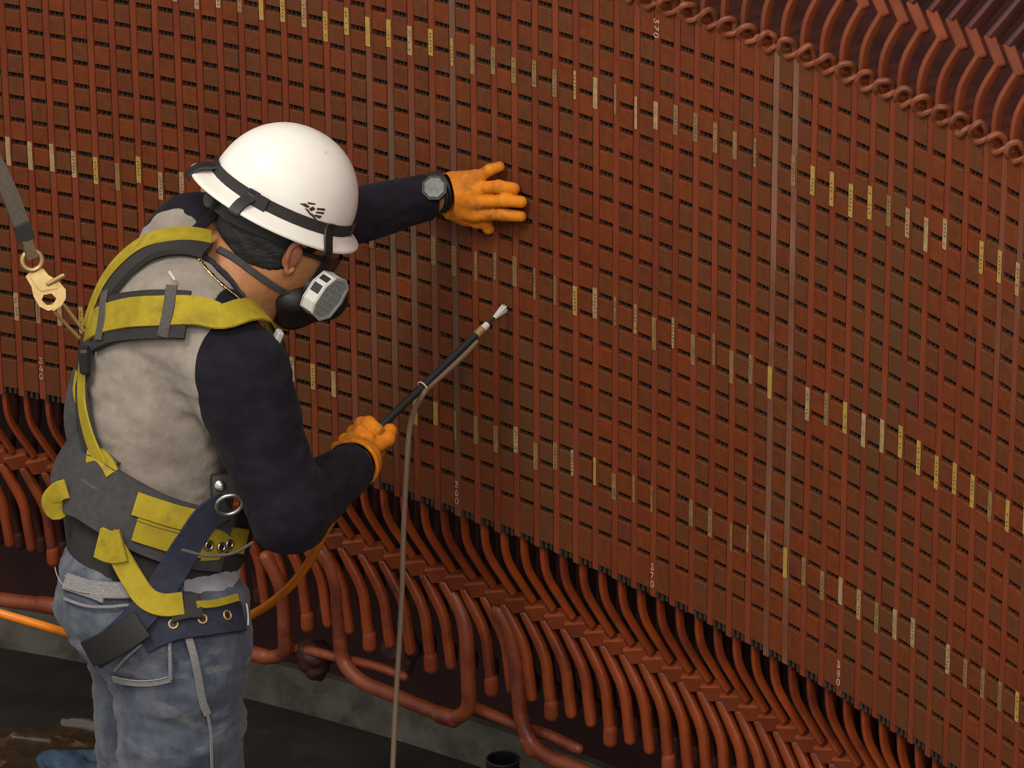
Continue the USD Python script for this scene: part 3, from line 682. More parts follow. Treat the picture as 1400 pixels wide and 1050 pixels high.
# ---- gloves
def hand_mesh(palm, fingers, lo, hi, h=.0032, k=.007):
    pr = [('c', *q, .012) if len(q) == 4 else q for q in palm]
    fp = body_sdf(pr)
    chains = []
    for joints, radii in fingers:
        J = [np.asarray(j, float) for j in joints]
        chains.append(body_sdf([('c', J[i], J[i + 1], radii[i], radii[i + 1], .004) for i in range(len(J) - 1)]))
    def f(p):
        d = fp(p); e = None
        for c in chains: e = c(p) if e is None else np.minimum(e, c(p))
        return smin(d, e, k) + .0018 * (meshkit.fbm(p * 60, 2, 9) - .5)
    return skin_of(f, lo, hi, h)
W_ = lambda u, v, r: on_wall(u, v, r)
fl_ = [([W_(652, 243, -.030), W_(670, 232, -.026), W_(683, 228, -.013)], [.0115, .0105, .0095]),
       ([W_(655, 258, -.034), W_(682, 255, -.030), W_(703, 258, -.012)], [.0125, .0115, .0105]),
       ([W_(658, 276, -.036), W_(690, 274, -.030), W_(713, 276, -.012)], [.0125, .0115, .0105]),
       ([W_(657, 293, -.034), W_(688, 293, -.028), W_(712, 296, -.012)], [.0125, .0115, .0105]),
       ([W_(634, 298, -.030), W_(652, 303, -.024), W_(664, 304, -.016), W_(668, 313, -.012)], [.014, .0125, .0115, .0105])]
palm = [(W_(618, 251, -.040), W_(650, 244, -.032), .022, .0155), (W_(618, 264, -.042), W_(652, 260, -.036), .022, .016), (W_(618, 270, -.042), W_(654, 276, -.037), .022, .016),
        (W_(618, 283, -.040), W_(650, 292, -.034), .022, .0165), (W_(612, 280, -.038), W_(636, 297, -.030), .020, .015), (W_(597, 265, -.047), W_(622, 267, -.042), .0325, .030)]
c0 = W_(650, 268, -.03)
vg, fg = hand_mesh(palm, fl_, c0 - .15, c0 + .15)
cutp = (vg - W_(607, 266, -.045)) @ _n(cuffL + .5 * np.array([1.0, -.15, 0]))
gl = obj('glove', thicken(*cut(vg, fg, -cutp), .002), 'leather_orange', person, smooth=True)
# right hand: a fist around the lance
rodA, rodB = at(502, 601, 6.925), on_wall(690, 421, -0.012)
rodd = _n(rodB - rodA)
palmC = at(489, 619, 6.905)
side = _n(np.cross(rodd, palmC - rodA)); outw = _n(np.cross(side, rodd))    # outw: from the rod to the back of the hand
if outw @ (palmC - rodA) < 0: outw = -outw
arm_d = _n(rodA - wrR)
fr = []
for i in range(4):                    # fingers curl round the rod, index nearest the tip
    b = rodA + rodd * (.016 - .0225 * i)
    r = .0125 - .0007 * i
    kn = b + outw * .034 + side * .012
    fr.append(([kn, b + side * .030 + outw * .006, b + side * .017 - outw * .021, b - side * .006 - outw * .024, b - side * .020 - outw * .010], [r + .003, r + .001, r, r, r - .001]))
fr.append(([palmC - side * .018 + rodd * .012, rodA - side * .024 + rodd * .022 + outw * .014, rodA - side * .014 + rodd * .040 + outw * .012, rodA + side * .002 + rodd * .050 + outw * .015], [.016, .0135, .0125, .0105]))
pr = [(palmC + rodd * .022, palmC - rodd * .034, .027, .026), (palmC - arm_d * .01, wrR + .4 * (palmC - wrR), .032, .036), (wrR + .012 * cuffR, palmC, .041, .030)]
c1 = palmC
vg, fg = hand_mesh(pr, fr, c1 - .16, c1 + .16)
gr = obj('glove', thicken(*cut(vg, fg, -((vg - (wrR + .004 * cuffR)) @ cuffR)), .002), 'leather_orange', person, smooth=True)
obj('glove_cuff', ring(wrR + .005 * cuffR, cuffR, .0405, .004, 28, 8), 'leather_orange', gr, smooth=True)
# ------------------------------------------------------------------ straps on the body
f_base = lambda p: np.minimum(f_shirt(p) - .006, f_legs(p) - .003)
def ribbon(P, N, width, thick=.0032, smooth_n=True):
    P, N = np.asarray(P, float), np.asarray(N, float)
    t = np.gradient(P, axis=0); t /= np.linalg.norm(t, axis=1, keepdims=True) + 1e-12
    if smooth_n:
        for _ in range(3): N = np.vstack([N[:1], (N[:-2] + N[1:-1] * 2 + N[2:]) / 4, N[-1:]])
    w = np.cross(t, N); w /= np.linalg.norm(w, axis=1, keepdims=True) + 1e-12; n = np.cross(w, t)
    wd = np.broadcast_to(width, (len(P),)) / 2; e = .0012
    prof = [(-1, 0, -.0), (-1, 1, 0), (1, 1, 0), (1, 0, 0)]
    rows = [P - w * wd[:, None], P - w * (wd - e)[:, None] + n * thick, P + w * (wd - e)[:, None] + n * thick, P + w * wd[:, None], P - n * 0.0008]
    v = np.stack(rows, 1).reshape(-1, 3); k = len(rows); m = len(P)
    i, j = np.meshgrid(np.arange(m - 1), np.arange(k), indexing='ij')
    q = np.stack([i * k + j, i * k + (j + 1) % k, (i + 1) * k + (j + 1) % k, (i + 1) * k + j], -1).reshape(-1, 4)
    v, f = cat([(v, q)])
    cap = [[0, 1, 2], [0, 2, 3], [0, 3, 4]]; b = (m - 1) * k
    f = np.vstack([f, np.array(cap)[:, ::-1], np.array(cap) + b])
    tm = trimesh.Trimesh(v, f, process=False)
    if tm.volume < 0: f = f[:, ::-1]
    return v, f
def on_body(px, off, f=None, n=6):   # a path laid over the clothes: pixels give the points, the body gives their depth
    f = f or f_base; c = np.array([trace(f, u, v) for u, v in px])
    return drape(c, off, f, n)
def drape(pts, off, f=None, n=6):
    f = f or f_base; p = spline(pts, n)
    for _ in range(3): p = p - f(p)[:, None] * grad(f, p)
    g = grad(f, p, .01); return p + g * off, g
harness = placed('safety_harness', 'yellow and charcoal full-body safety harness worn over the grey shirt', 'harness', pelvis)
def strap(name, px, width, mat, off=.003, thick=.0032, f=None, parent=None, n=6, pts=None, **kw):
    P, N = drape(pts, off, f, n) if pts is not None else on_body(px, off, f, n)
    return obj(name, ribbon(P, N, width, thick), mat, parent or harness, smooth=50, **kw), P, N
def loop_over(px, width, mat, off, length_px):   # a keeper band lying across a strap
    return None
# right shoulder: pad, strap, two keeper bands
tr = lambda q: [trace(f_base, *a) for a in q]
strap('shoulder_pad', [(136, 450), (160, 437), (195, 431), (232, 430), (258, 432)], .084, 'black_web', .003, .009)
front_ = [at(348, 456, 6.80), at(368, 500, 6.87), at(370, 570, 6.89)]
strap('shoulder_strap', None, .052, 'yellow_web', .0125, .003, pts=np.array(tr([(128, 452), (148, 438), (175, 430), (215, 426), (270, 428), (310, 438)]) + front_))
for c in ((150, 436), (234, 429)):
    P, N = on_body([(c[0] + 4, c[1] - 33), (c[0], c[1]), (c[0] - 5, c[1] + 30)], .0155)
    obj('keeper_band', ribbon(P, N, .021, .0025), 'grey_web', harness, smooth=50)
# left shoulder
strap('shoulder_strap', [(128, 448), (146, 398), (172, 362), (205, 338), (240, 330), (285, 334)], .042, 'yellow_web', .014, .003)
strap('shoulder_pad', [(150, 404), (176, 370), (210, 346), (245, 340), (282, 348)], .060, 'black_web', .004, .009)
# dorsal plate and straps down the back
strap('dorsal_pad', [(128, 452), (124, 480), (122, 512)], .042, 'pad_charcoal', .004, .010)
strap('back_strap', [(122, 470), (118, 520), (120, 560), (128, 600), (140, 640)], .050, 'black_web', .008, .004)
strap('back_strap', [(126, 480), (121, 540), (128, 585), (150, 640)], .030, 'yellow_web', .0125, .003)
off_back = lambda u, v, y: at(u, v, y)
bk = spline([at(112, 505, 6.86), at(102, 540, 6.85), at(98, 575, 6.84), at(104, 612, 6.83)], 6)
obj('hanging_strap', ribbon(bk, np.tile(-Hf * .8 - Hl * .6, (len(bk), 1)), .034, .004), 'pad_charcoal', harness, smooth=50)
bk = spline([at(111, 508, 6.835), at(108, 540, 6.83), at(122, 575, 6.82), at(130, 600, 6.82)], 6)
obj('hanging_strap', ribbon(bk, np.tile(-Hf * .5 - Hl * .8, (len(bk), 1)), .022, .003), 'yellow_web', harness, smooth=50)
obj('buckle', moved(chamfer_box(.018, .03, .045, .004), None, at(116, 492, 6.80)), 'black_rubber', harness)
# waist: wide pad standing off the small of the back, black support belt below it
fp_ = body_sdf([('e', belly - .02 * Hz - .008 * Hf, tilt(2), np.array([.170, .158, .17]), .01), ('e', pelvis, tilt(4), np.array([.178, .165, .14]), .06)])
def radial(f, ang, z, c=belly):       # the place on a body at a compass angle from straight ahead, turning to the right
    d = math.cos(ang) * Hf - math.sin(ang) * Hl; o = np.array([c[0], c[1], z]); ts = np.linspace(.4, 0, 200); pts_ = o + ts[:, None] * d
    return pts_[int(np.argmax(f(pts_) < 0))]
def wrap(f, px, a0=(), a1=()):        # seen stretch in the middle, hidden ends carried on round the body
    c = [trace(f, *q) for q in px]
    return np.array([radial(f, math.radians(a), c[0][2] + dz) for a, dz in a0] + c + [radial(f, math.radians(a), c[-1][2] + dz) for a, dz in a1])
strap('support_belt', None, .112, 'black_web', .002, .007, f=fp_, n=5, pts=wrap(fp_, [(110, 742), (150, 758), (215, 766), (280, 756), (322, 738)], [(240, .03), (215, .02), (190, .01)], [(40, .02), (20, .03)]))
strap('waist_pad', None, .112, 'pad_charcoal', .011, .013, f=fp_, n=5, pts=wrap(fp_, [(112, 658), (130, 668), (165, 690), (215, 716), (262, 730), (300, 734)], [(225, .04), (195, .02)], []))
strap('back_pad', [(104, 606), (112, 624), (130, 640), (152, 655)], .056, 'grey_web', .013, .010, f=fp_, n=5)
for y_, m_ in ((700, 0), (730, 1)):
    strap('pad_strap', [(190, y_ - 13), (214, y_ - 5), (240, y_ + 3), (268, y_ + 9)], .042, 'yellow_web', .026, .004 + .002 * m_, f=fp_, n=4)
strap('pad_seam', [(192, 706), (214, 714), (240, 721), (264, 726)], .004, 'tan_web', .031, .002, f=fp_, n=4)
strap('waist_belt', [(268, 744), (295, 742), (320, 736), (338, 726)], .045, 'yellow_web', .022, .003, f=fp_, n=5)
for c in ((286, 746), (303, 748), (314, 744)):
    p = trace(lambda q: fp_(q) - .0265, *c); g = grad(fp_, p[None])[0]
    obj('grommet', ring(p, g, .0072, .0026, 18, 6), 'steel', harness, smooth=True)
    obj('grommet_hole', moved(lathe([(.0001, .0006), (.0058, .0006), (.0058, -.001), (.0001, -.001)], 14), np.stack([_n(np.cross(g, Hz)), np.cross(g, _n(np.cross(g, Hz))), g], 1), p), 'black_rubber', harness)
strap('yellow_tab', [(135, 632), (148, 630), (158, 640), (164, 652)], .026, 'yellow_web', .027, .004, f=fp_, n=4)
tb = spline([at(92, 668, 6.75), at(80, 672, 6.75), at(70, 684, 6.75), at(76, 698, 6.75), at(88, 690, 6.76)], 5)
obj('strap_end', ribbon(tb, np.tile(-Hl, (len(tb), 1)) + .3 * Hz, .034, .003), 'yellow_web', harness, smooth=50)
# navy side strap from the hip ring down to the seat, yellow leg strap, navy thigh band
f_leg2 = lambda p: np.minimum(fp_(p) - .026, f_legs(p) - .004)
strap('side_strap', [(306, 690), (280, 708), (258, 740), (238, 776), (214, 815), (186, 848), (156, 876), (128, 896)], .052, 'navy_web', .004, .004, f=f_leg2, n=6)
strap('seat_pad', [(196, 852), (168, 870), (142, 884), (126, 890)], .050, 'black_rubber', .008, .007, f=f_leg2, n=5)
strap('leg_strap', [(150, 728), (165, 756), (182, 790), (200, 818), (222, 828), (248, 826)], .040, 'yellow_web', .010, .004, f=f_leg2, n=6)
strap('strap_keeper', [(142, 738), (158, 745), (174, 742)], .056, 'yellow_web', .015, .007, f=f_leg2, n=4)
strap('leg_strap', [(265, 828), (290, 826), (318, 818)], .014, 'yellow_web', .012, .003, f=f_leg2, n=5)
fthigh = lambda p: f_legs(p) - .005
strap('thigh_band', [(196, 874), (215, 864), (240, 855), (275, 850), (305, 846), (328, 843)], .052, 'navy_web', .004, .005, f=fthigh, n=6)
strap('thigh_pad', [(232, 838), (252, 833), (272, 832)], .044, 'black_web', .012, .006, f=fthigh, n=5)
for c in ((237, 853), (277, 846), (311, 841)):
    p = trace(lambda q: fthigh(q) - .0095, *c); g = grad(fthigh, p[None])[0]
    obj('grommet', ring(p, g, .0075, .0022, 18, 6), 'brass', harness, smooth=True)
    obj('grommet_hole', moved(lathe([(.0001, .0006), (.0062, .0006), (.0062, -.001), (.0001, -.001)], 14), np.stack([_n(np.cross(g, Hz)), np.cross(g, _n(np.cross(g, Hz))), g], 1), p), 'black_rubber', harness)
strap('steel_edge', [(330, 828), (332, 842), (332, 856)], .003, 'filter_rim', .010, .002, f=fthigh, n=4)  # pale strip painting a highlight onto the edge of the thigh band
p = trace(lambda q: np.minimum(fp_(q) - .03, f_shirt(q) - .012), 301, 664); g = grad(f_shirt, p[None])[0]
cam_n = _n(EYE - p); mm = np.stack([_n(np.cross(cam_n, Hz)), np.cross(cam_n, _n(np.cross(cam_n, Hz))), cam_n], 1)
obj('ring_backing', moved(chamfer_box(.052, .040, .010, .003), mm, p - cam_n * .008 + .01 * Hf), 'black_rubber', harness)
obj('rivet', moved(lathe([(.0001, .005), (.006, .0045), (.0095, .002), (.010, 0), (.010, -.004), (.0001, -.004)], 20), mm, p + cam_n * .002), 'steel', harness, smooth=40)
obj('side_ring', ring(at(314, 690, 6.60), _n(Hl * .8 + Hz * .3), .022, .0035), 'steel', harness, smooth=True)
wr = [at(250, 752, 6.58), at(285, 760, 6.575), at(320, 756, 6.58), at(345, 742, 6.59)]
obj('elastic_cord', dome_tube(spline(wr, 6), .0028, 8), 'grey_web', harness, smooth=True)
# chest end of the shoulder strap: light buckle and ring in front of the right shoulder
obj('chest_buckle', moved(chamfer_box(.022, .012, .05, .003), tilt(25).T, at(376, 470, 6.735)), 'filter_rim', harness)
obj('chest_buckle', moved(chamfer_box(.020, .012, .04, .003), tilt(-10).T, at(386, 478, 6.75)), 'black_rubber', harness)

# jeans: pockets and seams
jc = lambda p: f_legs(p) - .001
def seam(px, w, mat='denim_seam', off=.001, thick=.002, n=5): strap('seam', px, w, mat, off, thick, f=jc, parent=person, n=n)
jeans_prim = stage.GetPrimAtPath(person.GetPath().pathString + '/jeans')
def jeans_part(name, px, w, mat, off=.0015, thick=.002, n=5):
    P, N = on_body(px, off + .005, jc, n); obj(name, ribbon(P, N, w, thick), mat, jeans_prim, smooth=50)
jeans_part('pocket_hem', [(158, 926), (190, 932), (215, 931), (234, 926)], .012, 'denim_seam')
jeans_part('pocket_seam', [(232, 868), (233, 895), (234, 926)], .007, 'denim_seam')
jeans_part('pocket_seam', [(160, 915), (175, 898), (196, 880)], .005, 'denim_seam')
jeans_part('side_seam', [(256, 868), (264, 895), (270, 925), (276, 958), (282, 975)], .014, 'denim_seam')
jeans_part('side_seam', [(282, 975), (286, 1000), (287, 1030), (288, 1060)], .006, 'denim_seam')
jeans_part('waistband', [(82, 772), (96, 796), (130, 806), (170, 809), (200, 808)], .030, 'denim_seam', .003, .004)
jeans_part('yoke_seam', [(92, 818), (120, 828), (150, 830), (178, 828)], .006, 'denim_seam')
for o in (-8, 8):
    P, N = on_body([(x, y + o * .8) for x, y in [(84, 772), (96, 796), (130, 806), (170, 809), (198, 808)]], .012, jc, 5)
    obj('stitch_line', ribbon(P, N, .002, .0012), 'stitch', jeans_prim, smooth=50)
P, N = on_body([(160, 921), (190, 927), (215, 926), (230, 922)], .0095, jc, 5); obj('stitch_line', ribbon(P, N, .0018, .001), 'stitch', jeans_prim, smooth=50)
p = trace(jc, 206, 879); obj('pocket_rivet', moved(trimesh.creation.icosphere(1, .007), None, p), 'maroon', jeans_prim)
# small print on the back of the collar
p = trace(f_base, 237, 382); n_ = grad(f_base, p[None])[0]; tx = _n(trace(f_base, 243, 391) - trace(f_base, 231, 373)); ty = np.cross(n_, tx)
ms = [moved(chamfer_box(.0036, .0048 if k % 2 else .0040, .0008, .0002), np.stack([tx, ty, n_], 1), p + n_ * .0105 + tx * (.0046 * (k - 2))) for k in range(5)]
obj('printed_mark', cat(ms), 'filter_label', stage.GetPrimAtPath(person.GetPath().pathString + '/shirt'), smooth=False)

# ------------------------------------------------------------------ hard hat
HC = at(386, 272, 6.93)
pb = math.radians(28); F2 = np.array([math.cos(pb) * math.cos(ya), math.cos(pb) * math.sin(ya), -math.sin(pb)]); L2 = L_; U2 = np.cross(F2, L2)
HR = np.stack([F2, L2, U2], 1)       # columns
hat = thing('hard_hat', "white full-brim hard hat on the worker's head, dark elastic band around it", 'hard hat', HC)
def dome_r(th): return np.stack([.129 * np.cos(th), .110 * np.sin(th)], -1)
def brim_r(th): return np.stack([.1605 * np.cos(th) - .0055, .137 * np.sin(th)], -1)
KA = 56; TH = np.arange(KA) * 2 * math.pi / KA
DH = .132
def shell(inset, z_off):
    rows = []
    for a in np.linspace(0.02, 1, 16):
        rr = math.sin(a * math.pi / 2) ** .92; rows.append(np.concatenate([dome_r(TH) * rr * (1 - inset / .12), np.full((KA, 1), math.cos(a * math.pi / 2) * (DH - inset))], 1))
    return rows
outer = shell(0, 0)
for t, z in ((.12, -.003), (.35, -.007), (.62, -.011), (.85, -.0145), (.97, -.0165), (1.0, -.0185)):
    sag = -.003 * np.abs(np.sin(TH)) * t
    outer.append(np.concatenate([dome_r(TH) * (1 - t) + brim_r(TH) * t, (z + sag)[:, None] if np.ndim(sag) else np.full((KA, 1), z)], 1))
inner_ = []
for t, z in ((1.0, -.0215), (.95, -.0215), (.7, -.0165), (.35, -.011), (.05, -.008)):
    sag = -.003 * np.abs(np.sin(TH)) * t
    inner_.append(np.concatenate([dome_r(TH) * .975 * (1 - t) + brim_r(TH) * (.998 if t == 1 else 1) * t, (z + sag)[:, None]], 1))
inner_ += shell(.004, 0)[::-1]
R_ = np.vstack(outer + inner_); nr = len(outer) + len(inner_)
i, j = np.meshgrid(np.arange(nr - 1), np.arange(KA), indexing='ij')
q = np.stack([i * KA + j, i * KA + (j + 1) % KA, (i + 1) * KA + (j + 1) % KA, (i + 1) * KA + j], -1).reshape(-1, 4)[:, ::-1]
vv_, ff_ = cat([(R_, q)])
ff_ = np.vstack([ff_, [(0, k, k + 1) for k in range(1, KA - 1)]])
tm = trimesh.Trimesh(vv_, ff_, process=False); tm.fix_normals()
obj('shell', moved((np.array(tm.vertices), np.array(tm.faces)), HR), 'white_shell', hat, smooth=True)
def dome_pt(th, z, off=0.0):
    rr = math.sqrt(max(1 - (z / DH) ** 2, 0)); e = dome_r(np.array(th)) * rr
    n = np.array([e[0] / .129 ** 2, e[1] / .110 ** 2, z / DH ** 2]); n /= np.linalg.norm(n)
    return HR @ (np.array([e[0], e[1], z]) + n * off), HR @ n
def band_path(ths, zs, off):
    a = [dome_pt(t, z, off) for t, z in zip(ths, zs)]; return np.array([x[0] for x in a]), np.array([x[1] for x in a])
ths = np.linspace(0, 2 * math.pi, 49); zs = .0065 + .001 * np.cos(ths)
P, N = band_path(ths, zs, .0015)
el = obj('elastic_band', ribbon(P, N, .021, .0022), 'black_web', hat, smooth=50)
P, N = band_path(np.linspace(-.40, .25, 10), np.full(10, .0085), .004); obj('band_patch', ribbon(P, N, .022, .002), 'maroon', hat, smooth=50)
for th_, wd in ((-1.02, .020), (-2.18, .022), (math.pi, .030), (1.1, .02), (2.2, .02)):
    c, n = dome_pt(th_, .007, .004); e = brim_r(np.array(th_)); tip = HR @ np.array([e[0] * 1.01, e[1] * 1.01, -.024]); 
    up_ = c + HR @ np.array([0, 0, .012])
    mid_ = HR @ np.array([e[0] * .93, e[1] * .93, -.004 - .004 * abs(math.sin(th_))])
    low = HR @ np.array([e[0] * .985, e[1] * .985, -.030])
    pth = spline([up_, c, mid_, tip, low], 4); tt = np.gradient(pth, axis=0); side_ = HR @ np.array([-math.sin(th_), math.cos(th_), 0]); nn_ = np.cross(tt, side_); nn_ /= np.linalg.norm(nn_, axis=1, keepdims=True)
    if nn_[1] @ n < 0: nn_ = -nn_
    obj('brim_clip', ribbon(pth, nn_, wd, .003), 'black_rubber', hat, smooth=40)
c, n = dome_pt(-2.05, .006, .006); sd = _n(np.cross(HR @ np.array([0, 0, 1.0]), n)); obj('strap_slider', moved(chamfer_box(.026, .024, .004, .0012), np.stack([sd, np.cross(n, sd), n], 1), c), 'black_rubber', hat)
# emblem: a small winged mark on the right front of the dome
def dome_hit(u, v):
    d = HR.T @ ray(u, v); o = HR.T @ (EYE - HC); s = np.array([.129, .110, DH]); a, b, c = (d / s) @ (d / s), 2 * (o / s) @ (d / s), (o / s) @ (o / s) - 1
    return HR @ (o + d * ((-b - math.sqrt(b * b - 4 * a * c)) / (2 * a)))
def flat_mark(px, off=.0008, sub=3):
    q = np.array(px, float); out, fs_ = [], []
    ctr = q.mean(0); n = len(q)
    pts = [ctr] + [q[k] for k in range(n)]
    v = []
    for p_ in pts:
        h_ = dome_hit(*p_); g = HR @ _n((HR.T @ h_) / np.array([.129, .110, DH]) ** 2); v.append(h_ + g * off)
    return np.array(v), np.array([(0, 1 + k, 1 + (k + 1) % n) for k in range(n)])
marks = [[(409, 278), (418, 278), (424, 283), (419, 284)], [(420, 276), (431, 278), (431, 280), (421, 279)], [(422, 285), (428, 282), (431, 286), (425, 289)],
         [(433, 284), (444, 285), (444, 288), (433, 287)], [(432, 289), (443, 290), (442, 293), (431, 291)], [(430, 293), (440, 295), (437, 299), (429, 295)],
         [(422, 290), (427, 292), (434, 301), (430, 300)], [(416, 284), (421, 286), (428, 297), (423, 293)]]
mk = []
for q_ in marks:
    v_, f_ = flat_mark(q_); t_ = trimesh.Trimesh(v_, f_, process=False)
    g = _n(dome_hit(428, 292)); 
    if t_.face_normals.mean(0) @ g < 0: f_ = f_[:, ::-1]
    mk.append((v_, f_))
obj('emblem', cat(mk), 'emblem_ink', hat, smooth=False)
# suspension inside the hat
def oval(z, a, b, t0, t1, n=30): t = np.linspace(t0, t1, n); return np.stack([a * np.cos(t), b * np.sin(t), z(t) if callable(z) else np.full(n, float(z))], 1) @ HR.T
P = oval(lambda t: -.034 - .012 * np.cos(t - math.pi) * (np.cos(t) < 0), .106, .091, 0, 2 * math.pi, 41); N = P - P.mean(0); N -= np.outer(N @ HR[:, 2], HR[:, 2]); N /= np.linalg.norm(N, axis=1, keepdims=True)
obj('headband', ribbon(P, N, .030, .003), 'black_rubber', hat, smooth=50)
kp = HR @ np.array([-.112, -.012, -.046]); kn = _n(HR @ np.array([-1, -.45, -.1])); a_ = _n(np.cross(kn, [0, 0, 1])); 
obj('ratchet_knob', moved(lathe([(.0001, .012), (.010, .012), (.014, .010), (.0155, .006), (.0155, -.006), (.0001, -.006)], 22), np.stack([a_, np.cross(kn, a_), kn], 1), kp), 'pad_charcoal', hat, smooth=40)
P = np.array([hd(-.075, -.062, -.060), hd(-.045, -.078, -.066), hd(-.015, -.086, -.052), hd(.012, -.088, -.030)]); P = spline(P, 5); N = P - skull; N /= np.linalg.norm(N, axis=1, keepdims=True)
obj('nape_strap', ribbon(P, N, .010, .002), 'filter_rim', hat, smooth=50)

# ------------------------------------------------------------------ respirator and glasses
mask = placed('respirator', "black half-mask respirator with grey filter cartridges on the worker's face", 'respirator', hd(.09, 0, -.07))
fm = body_sdf([('c', hd(.092, 0, -.030), hd(.128, 0, -.066), .018, .030, .01), ('c', hd(.128, 0, -.066), hd(.085, 0, -.118), .030, .032, .03), ('c', hd(.080, -.050, -.075), hd(.125, -.018, -.07), .026, .026, .03), ('c', hd(.080, .050, -.075), hd(.125, .018, -.07), .026, .026, .03),
               ('c', hd(.055, -.056, -.09), hd(.085, -.03, -.11), .022, .026, .03), ('c', hd(.055, .056, -.09), hd(.085, .03, -.11), .022, .026, .03)])
obj('facepiece', skin_of(fm, hd(.08, 0, -.07) - .14, hd(.08, 0, -.07) + .14, .005), 'black_rubber', mask, smooth=True)
def cartridge(c, ax, upv):
    z = _n(ax); y = _n(upv - (upv @ z) * z); x = np.cross(y, z); rot = np.stack([x, y, z], 1)
    o = np.array([(-.033, -.020), (-.024, -.036), (.006, -.040), (.030, -.026), (.036, .004), (.030, .030), (.010, .040), (-.020, .034), (-.033, .012)])
    from shapely.geometry import Polygon
    pg = Polygon(o).buffer(-.004).buffer(.004)
    ex = lambda p_, z0, z1: moved(moved(trimesh.creation.extrude_polygon(p_, z1 - z0, engine='earcut'), None, (0, 0, z0)), rot, c)
    b = obj('cartridge', ex(pg, -.014, .010), 'filter_label', mask, smooth=30)
    obj('cartridge_rim', cat([ex(pg.buffer(.0015).difference(pg.buffer(-.0035)), .010, .0145), ex(pg.buffer(.001), -.016, -.013)]), 'filter_rim', b, smooth=30)
    obj('filter_face', ex(pg.buffer(-.0035), .009, .012), 'filter_grey', b, smooth=30)
    ribs = [ex(pg.buffer(-.005).intersection(Polygon([(-.05, k - .0009), (.05, k - .0009), (.05, k + .0009), (-.05, k + .0009)])), .0118, .0132) for k in np.linspace(-.028, .028, 6)]
    obj('filter_rib', cat(ribs), 'filter_rim', b, smooth=False)
    lab = [ex(pg.buffer(.0008).intersection(Polygon([(-.06, a_), (-.012, a_), (-.012, b_), (-.06, b_)])), -.011, .007) for a_, b_ in ((-.004, .012), (.020, .030))]
    obj('label_band', cat(lab), 'black_rubber', b, smooth=False)
    obj('cartridge_mount', tube([c - z * .034, c - z * .012], .019, 16), 'black_rubber', mask, smooth=40)
cR = at(444, 404, 6.815)
axR = _n(.62 * F_ - .72 * L_ + .10 * U_); cartridge(cR, axR, _n(U_ + .25 * F_))
loc = HEADROT @ (cR - skull); cL = skull + loc[0] * F_ - loc[1] * L_ + loc[2] * U_
cartridge(cL, _n(.62 * F_ + .72 * L_ + .10 * U_), _n(U_ + .25 * F_))
fneck = lambda p: np.minimum(f_head(p), hf(p) if False else f_head(p))
for px in ([(398, 402), (372, 388), (345, 370), (320, 352), (300, 342)],):
    P, N = on_body(px, .004, f_head, 6); obj('neck_strap', ribbon(P, N, .012, .0025), 'pad_charcoal', mask, smooth=50)
P = spline([hd(.07, .06, -.09), hd(.0, .075, -.09), hd(-.06, .05, -.085)], 6); N = P - P.mean(0) + L_ * .2; N /= np.linalg.norm(N, axis=1, keepdims=True)
obj('neck_strap', ribbon(P, N, .012, .0025), 'pad_charcoal', mask, smooth=50)
gls = placed('safety_glasses', "dark tinted safety glasses under the hat's front brim", 'glasses', hd(.08, 0, -.01))
for s in (-1, 1):
    th_ = np.linspace(-.15, 1.25, 9); rows = []
    for z_ in (-.036, -.022, -.004, .012):
        rows.append([hd(.045 + .070 * math.cos(t) * (1 - 2.0 * (z_ + .012) ** 2 / .01 * .1), s * .072 * math.sin(t), z_) for t in th_])
    v = np.array(rows).reshape(-1, 3); i, j = np.meshgrid(np.arange(3), np.arange(8), indexing='ij')
    q = np.stack([i * 9 + j, i * 9 + j + 1, (i + 1) * 9 + j + 1, (i + 1) * 9 + j], -1).reshape(-1, 4)
    v, f_ = cat([(v, q)]); t_ = trimesh.Trimesh(v, f_, process=False)
    if (t_.face_normals.mean(0) @ (F_ + s * L_)) < 0: f_ = f_[:, ::-1]
    obj('lens', thicken(v, f_, .002), 'lens_dark', gls, smooth=40)
    obj('temple', dome_tube([hd(.066, s * .070, .006), hd(.03, s * .084, .004), hd(-.02, s * .088, -.002)], .0035, 8), 'black_rubber', gls, smooth=True)

# ------------------------------------------------------------------ necklace and watch
neck = placed('necklace', "gold link chain around the worker's neck", 'necklace', neckA)
P, N = on_body([(268, 346), (276, 362), (290, 378), (306, 393), (322, 406), (334, 419), (345, 430)], .0035, lambda p: np.minimum(f_head(p), f_shirt(p) - .004), 8)
L_acc = np.concatenate([[0], np.cumsum(np.linalg.norm(np.diff(P, axis=0), axis=1))]); n_l = int(L_acc[-1] / .0075)
ms = []
for k in range(n_l):
    s_ = (k + .5) * L_acc[-1] / n_l; p = np.array([np.interp(s_, L_acc, P[:, a]) for a in range(3)]); g = _n(np.array([np.interp(s_, L_acc, N[:, a]) for a in range(3)]))
    tdir = _n(np.array([np.interp(s_ + .002, L_acc, P[:, a]) - np.interp(s_ - .002, L_acc, P[:, a]) for a in range(3)]))
    tdir = _n(tdir - (tdir @ g) * g); sd = np.cross(g, tdir)
    b = chamfer_box(.0078, .0052 if k % 3 else .0066, .0024, .001)
    ms.append(obj('link', moved(b, np.stack([tdir, sd, _n(g + .5 * (rng.random() - .5) * sd + .4 * (rng.random() - .5) * tdir)], 1), p), 'gold', neck, smooth=False))
watch = placed('wristwatch', 'dark sports watch with a grey dial between the navy cuff and the orange glove', 'watch', wrL)
wc = wrL + .004 * cuffL
obj('watch_strap', ring(wc + .004 * Hz, cuffL, .0335, .0045, 28, 8), 'black_rubber', watch, smooth=True)
obj('watch_strap', ring(wc - .008 * cuffL + .004 * Hz, cuffL, .0335, .0045, 28, 8), 'black_rubber', watch, smooth=True)
